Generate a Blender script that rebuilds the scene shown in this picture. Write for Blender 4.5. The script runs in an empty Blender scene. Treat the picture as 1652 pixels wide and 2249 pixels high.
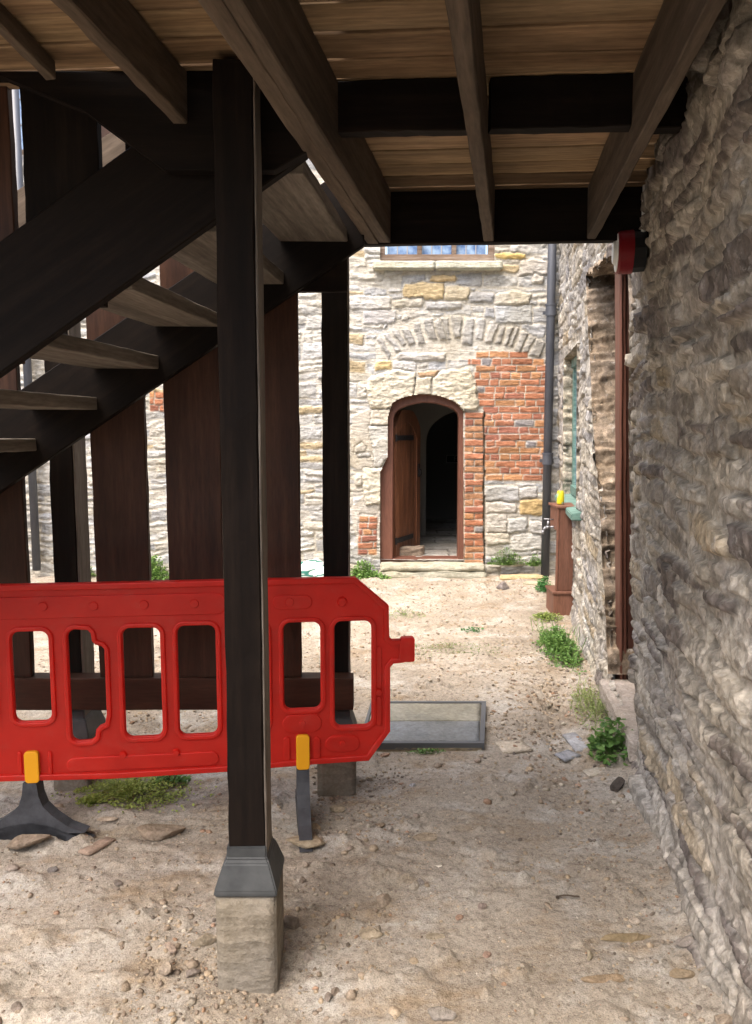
import bpy, bmesh, math, random
import numpy as np
from mathutils import Vector, Matrix
R = math.radians
SC = bpy.context.scene
COL = SC.collection
# ------------------------------------------------------------------ camera
F = 1690.0; PITCH = R(6.2); EYE = 1.65
cam = bpy.data.cameras.new('camera'); camo = bpy.data.objects.new('camera', cam); COL.objects.link(camo)
camo.location = (0, 0, EYE); camo.rotation_euler = (R(90) - PITCH, 0, 0)
cam.sensor_fit = 'VERTICAL'; cam.sensor_height = 36; cam.lens = 36 * F / 2249; cam.clip_start = 0.05; cam.clip_end = 500
SC.camera = camo
SC.render.resolution_x = 752; SC.render.resolution_y = 1024
# ------------------------------------------------------------------ sky, sun, exposure
w = bpy.data.worlds.new("World"); SC.world = w; w.use_nodes = True
nt = w.node_tree; bg = nt.nodes['Background']
sky = nt.nodes.new('ShaderNodeTexSky'); sky.sky_type = 'NISHITA'; sky.sun_disc = False
SUN_EL, SUN_AZ = R(62), R(218)
sky.sun_elevation = SUN_EL; sky.sun_rotation = SUN_AZ; sky.dust_density = 6.0; sky.air_density = 1.0; sky.ozone_density = 0.6
nt.links.new(sky.outputs[0], bg.inputs[0]); bg.inputs[1].default_value = 0.15
sl = bpy.data.lights.new('sun', 'SUN'); sl.energy = 0.7; sl.angle = R(60); sl.color = (1.0, 0.985, 0.96)
so = bpy.data.objects.new('sun', sl); COL.objects.link(so)
sd = Vector((math.sin(SUN_AZ) * math.cos(SUN_EL), math.cos(SUN_AZ) * math.cos(SUN_EL), math.sin(SUN_EL)))
so.rotation_euler = sd.to_track_quat('Z', 'Y').to_euler(); so.location = (0, 0, 20)
SC.view_settings.view_transform = 'Standard'; SC.view_settings.look = 'None'
SC.view_settings.exposure = 2.0; SC.view_settings.gamma = 1
SC.view_settings.use_curve_mapping = False
SC.render.engine = 'CYCLES'
SC.cycles.max_bounces = 10; SC.cycles.diffuse_bounces = 6; SC.cycles.sample_clamp_indirect = 8
rnd = random.Random(7)

# ------------------------------------------------------------------ survey: measured picture point -> real point on a known plane
def ray(x, y):
    a = (x - 826) / F; b = (1124.5 - y) / F
    return Vector((a, math.cos(PITCH) + b * math.sin(PITCH), -math.sin(PITCH) + b * math.cos(PITCH)))
def atY(x, y, Y):
    r = ray(x, y); t = Y / r.y; return Vector((r.x * t, Y, EYE + r.z * t))
def atz(x, y, z):
    r = ray(x, y); t = (z - EYE) / r.z; return Vector((r.x * t, r.y * t, z))
SL = 0.156
def lean(Y): return np.where(np.asarray(Y) < 4.4, 0.115 - 0.019 * np.clip(Y, .4, 4.4), np.maximum(.008, .0314 - .004 * (np.asarray(Y) - 4.4)))
def wallX(Y, z): return float(0.726 + SL * Y - lean(Y) * z)
def onwall(x, y, off=0.0):
    r = ray(x, y); t = 4.0
    for _ in range(40):
        P = r * t; Y = P.y; z = EYE + P.z
        t = t - (P.x - (wallX(Y, z) + off)) / (r.x - SL * r.y)
    P = r * t
    return Vector((P.x, P.y, EYE + P.z))

# ------------------------------------------------------------------ object helpers
def tag(o, label=None, cat=None, group=None, kind=None):
    if label: o['label'] = label
    if cat: o['category'] = cat
    if group: o['group'] = group
    if kind: o['kind'] = kind
    return o
def empty(name, loc=(0, 0, 0)):
    o = bpy.data.objects.new(name, None); o.location = loc; o.empty_display_size = 0.1; COL.objects.link(o); return o
def link(name, me, mat=None, parent=None, smooth=False, M=None):
    o = bpy.data.objects.new(name, me); COL.objects.link(o)
    if mat: me.materials.append(mat)
    if smooth: me.polygons.foreach_set('use_smooth', [True] * len(me.polygons))
    if M is not None: o.matrix_world = M
    if parent:
        o.parent = parent
        o.matrix_parent_inverse = world(parent).inverted()
    return o
def world(o):
    m = o.matrix_basis.copy()
    if o.parent: m = world(o.parent) @ o.matrix_parent_inverse @ m
    return m
def npmesh(name, V, Q, cols=None, tri=False):
    me = bpy.data.meshes.new(name); k = 3 if tri else 4
    V = np.asarray(V, dtype=np.float32); Q = np.asarray(Q, dtype=np.int32)
    me.vertices.add(len(V)); me.vertices.foreach_set('co', V.ravel())
    me.loops.add(Q.size); me.loops.foreach_set('vertex_index', Q.ravel())
    me.polygons.add(len(Q)); me.polygons.foreach_set('loop_start', np.arange(0, Q.size, k, dtype=np.int32))
    me.polygons.foreach_set('loop_total', np.full(len(Q), k, dtype=np.int32))
    me.update(calc_edges=True)
    if cols is not None:
        a = me.attributes.new('Col', 'FLOAT_COLOR', 'POINT')
        c = np.ones((len(V), 4), dtype=np.float32); c[:, :3] = cols; a.data.foreach_set('color', c.ravel())
    me.validate()
    return me
def bmobj(name, bm, mat, parent=None, smooth=False, M=None):
    bmesh.ops.recalc_face_normals(bm, faces=bm.faces)
    me = bpy.data.meshes.new(name); bm.to_mesh(me); bm.free()
    return link(name, me, mat, parent, smooth, M)
def bbox(bm, c, s, rot=None, bev=0.0):
    g = bmesh.ops.create_cube(bm, size=1.0); vs = g['verts']
    for v in vs: v.co = Vector((v.co.x * s[0], v.co.y * s[1], v.co.z * s[2]))
    if bev:
        es = list({e for v in vs for e in v.link_edges})
        r_ = bmesh.ops.bevel(bm, geom=es, offset=bev, segments=2, affect='EDGES', profile=0.6); vs = list({v for f in r_['faces'] for v in f.verts} | {v for v in vs if v.is_valid})
    for v in vs:
        if rot: v.co = rot @ v.co
        v.co += Vector(c)
    return vs
def bcyl(bm, p0, p1, r0, r1=None, seg=20, caps=True):
    p0 = Vector(p0); p1 = Vector(p1); r1 = r0 if r1 is None else r1
    d = p1 - p0; M = Matrix.Translation((p0 + p1) / 2) @ d.to_track_quat('Z', 'Y').to_matrix().to_4x4()
    bmesh.ops.create_cone(bm, cap_ends=caps, segments=seg, radius1=r0, radius2=r1, depth=d.length, matrix=M)
def prism(bm, pts, ext):
    """closed outline (list of Vector) swept by the vector ext"""
    a = [bm.verts.new(p) for p in pts]; b = [bm.verts.new(Vector(p) + Vector(ext)) for p in pts]
    bm.faces.new(a); bm.faces.new(b[::-1]); n = len(a)
    for i in range(n): bm.faces.new((a[i], b[i], b[(i + 1) % n], a[(i + 1) % n]))

# ------------------------------------------------------------------ numpy noise
def vn(U, V, seed):
    g = np.random.RandomState(seed).rand(128, 128)
    i = np.floor(U).astype(int); j = np.floor(V).astype(int); fu = U - i; fv = V - j
    fu = fu * fu * (3 - 2 * fu); fv = fv * fv * (3 - 2 * fv)
    a = g[i % 128, j % 128]; b = g[(i + 1) % 128, j % 128]; c = g[i % 128, (j + 1) % 128]; d = g[(i + 1) % 128, (j + 1) % 128]
    return (a * (1 - fu) + b * fu) * (1 - fv) + (c * (1 - fu) + d * fu) * fv * 1.0 + 0 * a
def fbm(U, V, seed, o=4, gain=0.5):
    s = 0; a = 1; t = 0
    for k in range(o):
        s = s + a * vn(U * 2 ** k + 11.3 * k, V * 2 ** k + 7.7 * k, seed + k); t += a; a *= gain
    return s / t * 2 - 1

# ------------------------------------------------------------------ materials
def mat(name, rough=0.8, base=(0.5, 0.5, 0.5)):
    m = bpy.data.materials.new(name); m.use_nodes = True; n = m.node_tree
    b = n.nodes['Principled BSDF']; b.inputs['Roughness'].default_value = rough; b.inputs['Base Color'].default_value = (*base, 1)
    b.inputs['Specular IOR Level'].default_value = 0.25
    return m, n, b
def N(n, t, **kw):
    x = n.nodes.new(t)
    for k, v in kw.items():
        if k in x.inputs.keys(): x.inputs[k].default_value = v
        else: setattr(x, k, v)
    return x
def ramp(n, f, stops):
    r = n.nodes.new('ShaderNodeValToRGB'); e = r.color_ramp.elements
    while len(e) < len(stops): e.new(0.5)
    for i, (p, c) in enumerate(stops): e[i].position = p; e[i].color = (*c, 1) if len(c) == 3 else c
    n.links.new(f, r.inputs[0]); return r.outputs[0]
def noise(n, co, scale, detail=4, rough=0.55, vec=None):
    t = N(n, 'ShaderNodeTexNoise'); t.inputs['Scale'].default_value = scale; t.inputs['Detail'].default_value = detail; t.inputs['Roughness'].default_value = rough
    if vec:
        mp = N(n, 'ShaderNodeMapping'); mp.inputs['Scale'].default_value = vec; n.links.new(co, mp.inputs[0]); co = mp.outputs[0]
    n.links.new(co, t.inputs['Vector']); return t.outputs[0]
def noise_c(n, co, scale):
    t = N(n, 'ShaderNodeTexNoise'); t.inputs['Scale'].default_value = scale; t.inputs['Detail'].default_value = 5; n.links.new(co, t.inputs['Vector']); return t.outputs[1]
def mixc(n, f, a, b, mode='MIX'):
    m = n.nodes.new('ShaderNodeMix'); m.data_type = 'RGBA'; m.blend_type = mode
    for s, v in ((0, f), (6, a), (7, b)):
        if hasattr(v, 'links'): n.links.new(v, m.inputs[s])
        elif s == 0: m.inputs[0].default_value = v
        else: m.inputs[s].default_value = (*v, 1)
    return m.outputs[2]
def bump(n, b, h, strength=0.5, dist=0.01, prev=None):
    u = N(n, 'ShaderNodeBump'); u.inputs['Strength'].default_value = strength; u.inputs['Distance'].default_value = dist
    n.links.new(h, u.inputs['Height'])
    if prev is not None: n.links.new(prev, u.inputs['Normal'])
    n.links.new(u.outputs[0], b.inputs['Normal']); return u.outputs[0]

def stone_mat(name, contrast=0.35, streak=(3, 3, 14), fine=60):
    m, n, b = mat(name, 0.92); tc = N(n, 'ShaderNodeTexCoord'); co = tc.outputs['Object']
    at = N(n, 'ShaderNodeAttribute'); at.attribute_name = 'Col'
    n1 = noise(n, co, 4, 8, 0.7, streak); n2 = noise(n, co, fine, 5, 0.7); n3 = noise(n, co, 2.3, 4)
    g = 1 - contrast
    f1 = ramp(n, n1, [(0.3, (g, g, g * 0.98)), (0.7, (1 + contrast * .55,) * 3)])
    f2 = ramp(n, n2, [(0.3, (0.78, 0.76, 0.72)), (0.65, (1.12, 1.12, 1.12))])
    f3 = ramp(n, n3, [(0.35, (0.92, 0.88, 0.80)), (0.65, (1.05, 1.05, 1.06))])
    c = mixc(n, 1.0, at.outputs['Color'], f1, 'MULTIPLY'); c = mixc(n, 1.0, c, f2, 'MULTIPLY'); c = mixc(n, 1.0, c, f3, 'MULTIPLY')
    vo = N(n, 'ShaderNodeTexVoronoi'); vo.inputs['Scale'].default_value = 26 if contrast > .35 else 20; vm = N(n, 'ShaderNodeMapping'); vm.inputs['Scale'].default_value = (1.2, 1.2, .8) if contrast > .35 else (.6, .6, 2.2)
    va = mixc(n, .03, co, noise_c(n, co, 9)); n.links.new(va, vm.inputs[0]); n.links.new(vm.outputs[0], vo.inputs['Vector'])
    sg = N(n, 'ShaderNodeSeparateColor'); n.links.new(vo.outputs['Color'], sg.inputs[0]); k_ = .28 if contrast > .35 else .09
    c = mixc(n, 1.0, c, ramp(n, sg.outputs[0], [(0, (1 - k_,) * 3), (1, (1 + k_,) * 3)]), 'MULTIPLY')
    if contrast > .35:
        c = mixc(n, ramp(n, noise(n, co, 10, 8, .72), [(.56, (0, 0, 0)), (.66, (.5, .5, .5))]), c, (.15, .125, .105))
        c = mixc(n, ramp(n, noise(n, co, 16, 8, .75), [(.57, (0, 0, 0)), (.68, (.65, .65, .65))]), c, (.50, .485, .45))
    n.links.new(c, b.inputs['Base Color'])
    p = bump(n, b, n1, 0.8, 0.02 if contrast < .35 else 0.009); p = bump(n, b, n2, 0.7, 0.006, p); bump(n, b, vo.outputs['Distance'], (.6 if contrast > .35 else .9), .004, p)
    return m
M_far = stone_mat('pale_rubble', 0.22, (2.0, 2.0, 9), 38)
M_near = stone_mat('weathered_rubble', 0.5, (7, 7, 5), 48)

def wood_mat(name, c0, c1, c2, rough=0.7, scale=1.0, vary=0.25, spec=0.2, bumpd=0.002, streak=(1.2, 26, 26), ovar=0.12):
    """grain runs along the local X of every timber"""
    m, n, b = mat(name, rough); b.inputs['Specular IOR Level'].default_value = spec
    tc = N(n, 'ShaderNodeTexCoord'); co = tc.outputs['Object']; oi = N(n, 'ShaderNodeObjectInfo')
    ad = N(n, 'ShaderNodeVectorMath', operation='ADD'); n.links.new(co, ad.inputs[0])
    sc = N(n, 'ShaderNodeVectorMath', operation='SCALE'); cb = N(n, 'ShaderNodeCombineXYZ')
    for i in range(3): n.links.new(oi.outputs['Random'], cb.inputs[i])
    n.links.new(cb.outputs[0], sc.inputs[0]); sc.inputs['Scale'].default_value = 37.0; n.links.new(sc.outputs[0], ad.inputs[1]); co = ad.outputs[0]
    g = noise(n, co, 1.0 * scale, 6, 0.65, streak); big = noise(n, co, 2.2 * scale, 4, 0.6, (0.5, 2, 2)); sp = noise(n, co, 90, 3, 0.6, (0.15, 1, 1))
    c = ramp(n, g, [(0.28, c0), (0.5, c1), (0.74, c2)])
    lo = 1 - vary; c = mixc(n, 1.0, c, ramp(n, big, [(0.3, (lo, lo, lo)), (0.7, (1 + vary, 1 + vary, 1 + vary))]), 'MULTIPLY')
    c = mixc(n, 1.0, c, ramp(n, sp, [(0.35, (0.8, 0.8, 0.8)), (0.6, (1.08, 1.08, 1.08))]), 'MULTIPLY')
    c = mixc(n, 1.0, c, ramp(n, oi.outputs['Random'], [(0, (1 - ovar,) * 3), (1, (1 + ovar, 1 + ovar * .95, 1 + ovar * .85))]), 'MULTIPLY')
    n.links.new(c, b.inputs['Base Color']); p = bump(n, b, g, 0.5, bumpd); bump(n, b, sp, 0.5, bumpd * 0.5, p)
    return m
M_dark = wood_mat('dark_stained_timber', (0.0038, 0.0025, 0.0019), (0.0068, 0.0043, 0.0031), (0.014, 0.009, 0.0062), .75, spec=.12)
M_joist = wood_mat('weathered_brown_timber', (0.052, 0.038, 0.027), (0.086, 0.064, 0.046), (0.135, 0.104, 0.078), 0.8)
M_tread = wood_mat('grey_brown_timber', (0.095, 0.080, 0.064), (0.155, 0.133, 0.108), (0.25, 0.22, 0.185), 0.8)
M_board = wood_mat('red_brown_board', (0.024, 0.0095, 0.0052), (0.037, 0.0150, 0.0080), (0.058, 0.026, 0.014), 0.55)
M_litside = wood_mat('lit_side_timber', (0.10, 0.085, 0.07), (0.17, 0.145, 0.12), (0.24, 0.21, 0.18), 0.85)  # paler timber that paints the lit right side of the posts

def box8(name, corners, matl, parent, n=10, wob=0.0015, ch=0.003, kind='hex'):
    """timber from 8 corners: 4 at the start end, 4 at the far end (same order round the section); local X runs along it"""
    A = [Vector(c) for c in corners[:4]]; B = [Vector(c) for c in corners[4:]]
    ca = sum(A, Vector()) / 4; cb = sum(B, Vector()) / 4; X = (cb - ca); L = X.length; X.normalize()
    Y = (A[1] - A[0]); Y = (Y - X * Y.dot(X)).normalized(); Z = X.cross(Y)
    Mt = Matrix((X, Y, Z)).transposed().to_4x4(); Mt.translation = (ca + cb) / 2; Mi = Mt.inverted()
    rr = random.Random(hash(name + str(round(ca.x, 2)) + str(round(cb.y, 2))) & 0xffff if False else int(abs(ca.x * 977 + cb.y * 631 + cb.z * 373) * 100))
    bm = bmesh.new(); rings = []
    for i in range(n + 1):
        t = i / n; q = [A[k].lerp(B[k], t) for k in range(4)]; ring = []
        for k in range(4):
            p = q[k]; e0 = (q[k - 1] - p).normalized(); e1 = (q[(k + 1) % 4] - p).normalized()
            j = Vector((rr.uniform(-1, 1), rr.uniform(-1, 1), rr.uniform(-1, 1))) * wob
            cc = ch * rr.uniform(0.5, 1.6)
            ring += [bm.verts.new(Mi @ (p + e0 * cc + j)), bm.verts.new(Mi @ (p + e1 * cc + j))]
        rings.append(ring)
    for i in range(n):
        a, b = rings[i], rings[i + 1]
        for k in range(8): bm.faces.new((a[k], a[(k + 1) % 8], b[(k + 1) % 8], b[k]))
    bm.faces.new(rings[0][::-1]); bm.faces.new(rings[-1])
    return bmobj(name, bm, matl, parent, False, Mt)
def timber(name, p0, p1, wvec, hvec, matl, parent, **k):
    """p0,p1: one edge; wvec,hvec span the section"""
    p0 = Vector(p0); p1 = Vector(p1); wv = Vector(wvec); hv = Vector(hvec)
    return box8(name, [p0, p0 + wv, p0 + wv + hv, p0 + hv, p1, p1 + wv, p1 + wv + hv, p1 + hv], matl, parent, **k)

# ------------------------------------------------------------------ masonry: heights and colours painted stone by stone on a grid
class Masonry:
    def __init__(s, us, vs, seed, mortar, mcol, warp=0.012, big=0.0):
        s.u = np.asarray(us); s.v = np.asarray(vs); s.U, s.V = np.meshgrid(s.u, s.v); s.rs = np.random.RandomState(seed); s.seed = seed
        U, V = s.U, s.V
        s.WU = fbm(U * 7, V * 7, seed + 20, 3) * warp + fbm(U * 30, V * 30, seed + 30, 2) * warp * 0.35
        s.WV = fbm(U * 6, V * 9, seed + 40, 3) * warp + fbm(U * 30, V * 30, seed + 50, 2) * warp * 0.35
        s.big = fbm(U * 1.3, V * 1.3, seed + 60, 3) * big
        s.rough = fbm(U * 18, V * 40, seed + 70, 4, 0.6); s.rough2 = fbm(U * 40, V * 40, seed + 80, 3, 0.6); s.rough3 = fbm(U * 10, V * 22, seed + 75, 4, 0.6)
        s.H = fbm(U * 14, V * 14, seed + 90, 4) * mortar; s.M0 = s.H.copy()
        s.C = np.ones(U.shape + (3,)) * np.array(mcol) * (1 + 0.10 * s.rough2[..., None]); s.C0 = s.C.copy()
    def stone(s, poly, h, col, rnd_=0.012, amp=0.006, gap=0.006, clear=0.0, tilt=0.0):
        P = np.asarray(poly, float); ctr = P.mean(0)
        area = 0.5 * np.sum(P[:, 0] * np.roll(P[:, 1], -1) - np.roll(P[:, 0], -1) * P[:, 1])
        if area < 0: P = P[::-1]
        m = 0.03 + clear
        i0, i1 = np.searchsorted(s.u, [P[:, 0].min() - m, P[:, 0].max() + m]); j0, j1 = np.searchsorted(s.v, [P[:, 1].min() - m, P[:, 1].max() + m])
        if i1 <= i0 or j1 <= j0: return
        sl_ = (slice(j0, j1), slice(i0, i1)); U = s.U[sl_] + s.WU[sl_]; V = s.V[sl_] + s.WV[sl_]
        d = np.full(U.shape, 1e9)
        for k in range(len(P)):
            a = P[k]; e = P[(k + 1) % len(P)] - a; L = math.hypot(*e)
            if L < 1e-6: continue
            d = np.minimum(d, (-(U - a[0]) * e[1] + (V - a[1]) * e[0]) / L)
        if clear > 0:
            mk = (d > -clear)
            s.H[sl_] = np.where(mk, s.M0[sl_], s.H[sl_]); s.C[sl_] = np.where(mk[..., None], s.C0[sl_], s.C[sl_])
        d = d - gap; t = np.clip(d / rnd_, 0, 1); pr = np.sqrt(np.clip(1 - (1 - t) ** 2, 0, 1))
        tl = ((U - ctr[0]) * s.rs.uniform(-1, 1) + (V - ctr[1]) * s.rs.uniform(-1, 1)) * tilt
        hh = h + (s.rough[sl_] * 0.6 + s.rough3[sl_] * 0.9 + s.rough2[sl_] * 0.3) * amp + tl
        s.H[sl_] = np.where(d > 0, s.M0[sl_] * (1 - pr) + hh * pr, s.H[sl_])
        k = np.clip(d / 0.006 + 0.4, 0, 1)[..., None]
        cc = np.array(col) * (1 + 0.13 * s.rough[sl_][..., None] + 0.10 * s.rough3[sl_][..., None])
        s.C[sl_] = s.C[sl_] * (1 - k) + cc * k
    def rubble(s, u0, u1, v0, v1, ch=(0.07, 0.17), cw=(0.12, 0.42), hts=(0.006, 0.03), pal=None, amp=0.006, rnd_=0.02, skew=0.018, gap=0.006, tilt=0.04):
        rs = s.rs; v = v0
        wob = rs.uniform(0, 6, 3)
        while v < v1:
            h = rs.uniform(*ch); u = u0 - rs.uniform(0, .3)
            while u < u1:
                wd = rs.uniform(*cw) * (0.75 + 0.5 * rs.rand()); hh = h
                def off(x): return 0.03 * math.sin(x * 1.7 + wob[0] + v * 2) + 0.02 * math.sin(x * 3.9 + wob[1])
                j = lambda a=skew: rs.uniform(-a, a)
                rows = [(v, v + h)]
                if h > 0.11 and rs.rand() < 0.45: mid = v + h * rs.uniform(.35, .65); rows = [(v, mid), (mid, v + h)]
                for (a, b) in rows:
                    c = pal(rs); x0, x1 = u, u + wd
                    sk = 0.3 * min(skew, (b - a) * .3)
                    q = [(x0 + j() * .5, a + off(x0) + j(sk)), (x0 + wd * .3, a + off(x0 + wd * .3) + j(sk)), (x1 + j() * .5, a + off(x1) + j(sk)), (x1 + j() * .5, b + off(x1) + j(sk)), (x0 + wd * .6, b + off(x0 + wd * .6) + j(sk)), (x0 + j() * .5, b + off(x0) + j(sk))]
                    s.stone(q, rs.uniform(*hts), c, rnd_ * rs.uniform(.6, 1.5), amp * rs.uniform(.6, 1.4), gap * rs.uniform(.4, 1.8), tilt=tilt)
                u += wd
            v += h
    def bricks(s, poly, cols, h=0.012, bw=0.225, bh=0.075, pier=False):
        P = np.asarray(poly); s.clearpoly(P); rs = s.rs; v = P[:, 1].min(); r = 0
        sw, sv = s.WU.copy(), s.WV.copy(); s.WU = s.WU * .38; s.WV = s.WV * .38
        while v < P[:, 1].max() - .02:
            xs = np.linspace(P[:, 0].min(), P[:, 0].max(), 400); k = xs[inside(xs, np.full(400, v + bh * .5), P)]
            if len(k) > 4:
                lo, hi = k.min(), k.max(); u = lo - (0 if pier else rs.uniform(0, .2)); n = 0
                while u < hi - .01:
                    wd = (bw if r % 2 == 0 else bw * .5) if not pier else ((hi - lo) if r % 2 == 0 else (hi - lo) / 2)
                    if not pier and rs.rand() < .18: wd = bw * .5 if r % 2 == 0 else bw
                    a, b = max(u, lo), min(u + wd, hi); c = rs.uniform(-.003, .003)
                    if b - a > .03: s.stone([(a, v), (b, v + c), (b, v + bh + c), (a, v + bh)], h * rs.uniform(.5, 1.3), cols(rs), 0.007, 0.005, 0.0042, tilt=.03)
                    u += wd
            v += bh; r += 1
        s.WU, s.WV = sw, sv
    def clearpoly(s, P, pad=0, col=None, height=None, kill=False):
        mk = inside(s.U + s.WU, s.V + s.WV, np.asarray(P))
        s.H = np.where(mk, s.M0 if height is None else s.M0 * .6 + height, s.H)
        cc = s.C0 if col is None else np.array(col) * (1 + .1 * s.rough2[..., None] + .08 * s.rough3[..., None])
        s.C = np.where(mk[..., None], cc, s.C)
    def quads(s, holes=()):
        nv, nu = s.U.shape; idx = np.arange(nv * nu).reshape(nv, nu)
        q = np.stack([idx[:-1, :-1], idx[:-1, 1:], idx[1:, 1:], idx[1:, :-1]], -1).reshape(-1, 4)
        cu = (s.U[:-1, :-1] + s.U[1:, 1:]).ravel() / 2; cv = (s.V[:-1, :-1] + s.V[1:, 1:]).ravel() / 2
        keep = np.ones(len(q), bool)
        for hpoly in holes: keep &= ~inside(cu, cv, np.asarray(hpoly))
        return q[keep]
def inside(x, y, P):
    r_ = np.zeros(x.shape, bool); n = len(P)
    for i in range(n):
        x0, y0 = P[i]; x1, y1 = P[(i + 1) % n]
        if y0 == y1: continue
        c = ((y0 > y) != (y1 > y)) & (x < (x1 - x0) * (y - y0) / (y1 - y0) + x0)
        r_ ^= c
    return r_
def spaced(pts):
    out = []
    for (a, b, st) in pts: out += list(np.arange(a, b - 1e-6, st))
    return np.array(out + [pts[-1][1]])

# ================================================================== FAR WALL
FY = 8.60
def fw(x, y): p = atY(x, y, FY); return (p.x, p.z)
def c5(cx, cy): return fw(754.9 + .3475 * cx, 521 + .3475 * cy)      # survey sheet of the doorway
def c7(cx, cy): return fw(801.6 + .2079 * cx, 835 + .2079 * cy)      # closer sheet of the door
def pal_far(rs):
    t = rs.rand(); k = rs.uniform(.85, 1.1)
    if t < .06: c = (0.42, 0.355, 0.245)
    elif t < .42: c = (0.49, 0.48, 0.45)
    elif t < .80: c = (0.445, 0.455, 0.465)
    else: c = (0.37, 0.385, 0.41)
    return tuple(v * k for v in c)
def pal_brick(rs):
    t = rs.rand(); k = rs.uniform(.8, 1.2)
    if t < .025: c = (0.22, 0.21, 0.22)
    elif t < .28: c = (0.42, 0.225, 0.12)
    elif t < .45: c = (0.29, 0.125, 0.090)
    else: c = (0.37, 0.165, 0.10)
    return tuple(v * k for v in c)
us = spaced([(-7.5, -4.9, .05), (-4.9, 2.35, .0105)]); vs = spaced([(-0.25, 4.0, .0105), (4.0, 7.2, .035)])
W = Masonry(us, vs, 3, 0.009, (0.51, 0.495, 0.455), 0.022)
W.rubble(-5.2, 2.5, -0.3, 3.95, pal=pal_far, hts=(0.002, 0.019), amp=0.014, tilt=.07, cw=(.10, .46), ch=(.06, .18))
W.rubble(-7.7, -4.7, -0.3, 7.3, pal=pal_far, ch=(.12, .22), cw=(.25, .5)); W.rubble(-4.7, 2.5, 3.95, 7.3, pal=pal_far, ch=(.12, .22), cw=(.25, .5), rnd_=.03)
# relieving arch of thin upright stones above the door
def S(pts, h=0.025, col=(0.46, 0.455, 0.44), **k): W.stone([c5(*p) for p in pts], h, tuple(v * .98 for v in col), clear=k.pop('clear', 0.008), **k)
W.clearpoly([c5(*p) for p in [(190, 640), (300, 540), (500, 500), (760, 490), (960, 510), (1150, 590), (1290, 690), (1230, 770), (1010, 700), (840, 690), (830, 780), (200, 780)]])
for pts in [[(205, 640), (230, 625), (300, 740), (280, 770)], [(255, 610), (290, 597), (360, 715), (325, 730)], [(310, 590), (350, 580), (390, 680), (365, 700)],
            [(370, 580), (420, 570), (460, 670), (410, 690)], [(440, 545), (480, 540), (520, 680), (475, 680)], [(500, 520), (560, 518), (595, 650), (540, 655)],
            [(570, 540), (600, 515), (660, 650), (610, 655)], [(610, 515), (655, 512), (675, 650), (655, 650)], [(668, 500), (745, 498), (745, 635), (700, 640)],
            [(770, 505), (825, 520), (815, 690), (745, 680)], [(850, 520), (905, 515), (875, 655), (828, 640)], [(925, 530), (985, 545), (930, 670), (885, 665)],
            [(990, 565), (1030, 570), (985, 680), (950, 675)], [(1040, 575), (1080, 575), (1030, 690), (1010, 685)], [(1085, 575), (1105, 580), (1060, 700), (1040, 690)],
            [(1115, 595), (1165, 605), (1115, 730), (1075, 710)], [(1170, 615), (1215, 635), (1160, 735), (1125, 735)], [(1220, 640), (1285, 665), (1235, 765), (1168, 745)]]:
    g_ = rnd.uniform(.85, 1.1); S(pts, rnd.uniform(.02, .035), (0.37 * g_, 0.37 * g_, 0.365 * g_), rnd_=.014, amp=.009, gap=.003)
for (x0, y0, x1, y1, c) in [(380, 290, 630, 400, (.48, .395, .25)), (632, 305, 800, 400, (.52, .47, .37)), (800, 345, 945, 410, (.40, .41, .43)), (545, 240, 712, 292, (.50, .39, .23)),
                            (45, 378, 300, 460, (.47, .47, .46)), (315, 385, 500, 445, (.5, .48, .43)), (512, 405, 745, 462, (.43, .44, .45)), (125, 470, 330, 560, (.43, .43, .44)),
                            (955, 350, 1180, 430, (.50, .48, .42)), (1110, 150, 1292, 245, (.45, .43, .40)), (1195, 240, 1270, 300, (.5, .48, .44)), (960, 430, 1190, 550, (.42, .44, .46)),
                            (960, 105, 1145, 140, (.55, .42, .18)), (335, 728, 640, 775, (.46, .45, .43)), (300, 790, 450, 850, (.5, .5, .5)), (205, 770, 300, 840, (.50, .40, .22)),
                            (895, 1575, 1105, 1675, (.40, .41, .42)), (1110, 1580, 1220, 1650, (.42, .42, .42)), (900, 1675, 1095, 1745, (.52, .51, .49)), (1105, 1655, 1270, 1755, (.50, .38, .20)),
                            (895, 1750, 1030, 1870, (.46, .45, .43)), (1030, 1775, 1165, 1870, (.40, .41, .41)), (1170, 1790, 1270, 1890, (.45, .45, .44)), (900, 1870, 1050, 1945, (.48, .46, .41)), (1060, 1880, 1250, 1985, (.47, .47, .45))]:
    j = lambda: rnd.uniform(-7, 7)
    S([(x0 + j(), y0 + j()), ((x0 + x1) / 2, y0 + j() - 4), (x1 + j(), y0 + j()), (x1 + j() + 4, (y0 + y1) / 2), (x1 + j(), y1 + j()), (x0 + j(), y1 + j()), (x0 + j() - 4, (y0 + y1) / 2)], rnd.uniform(.02, .035), c, rnd_=.025, amp=.012, gap=.004)
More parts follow.
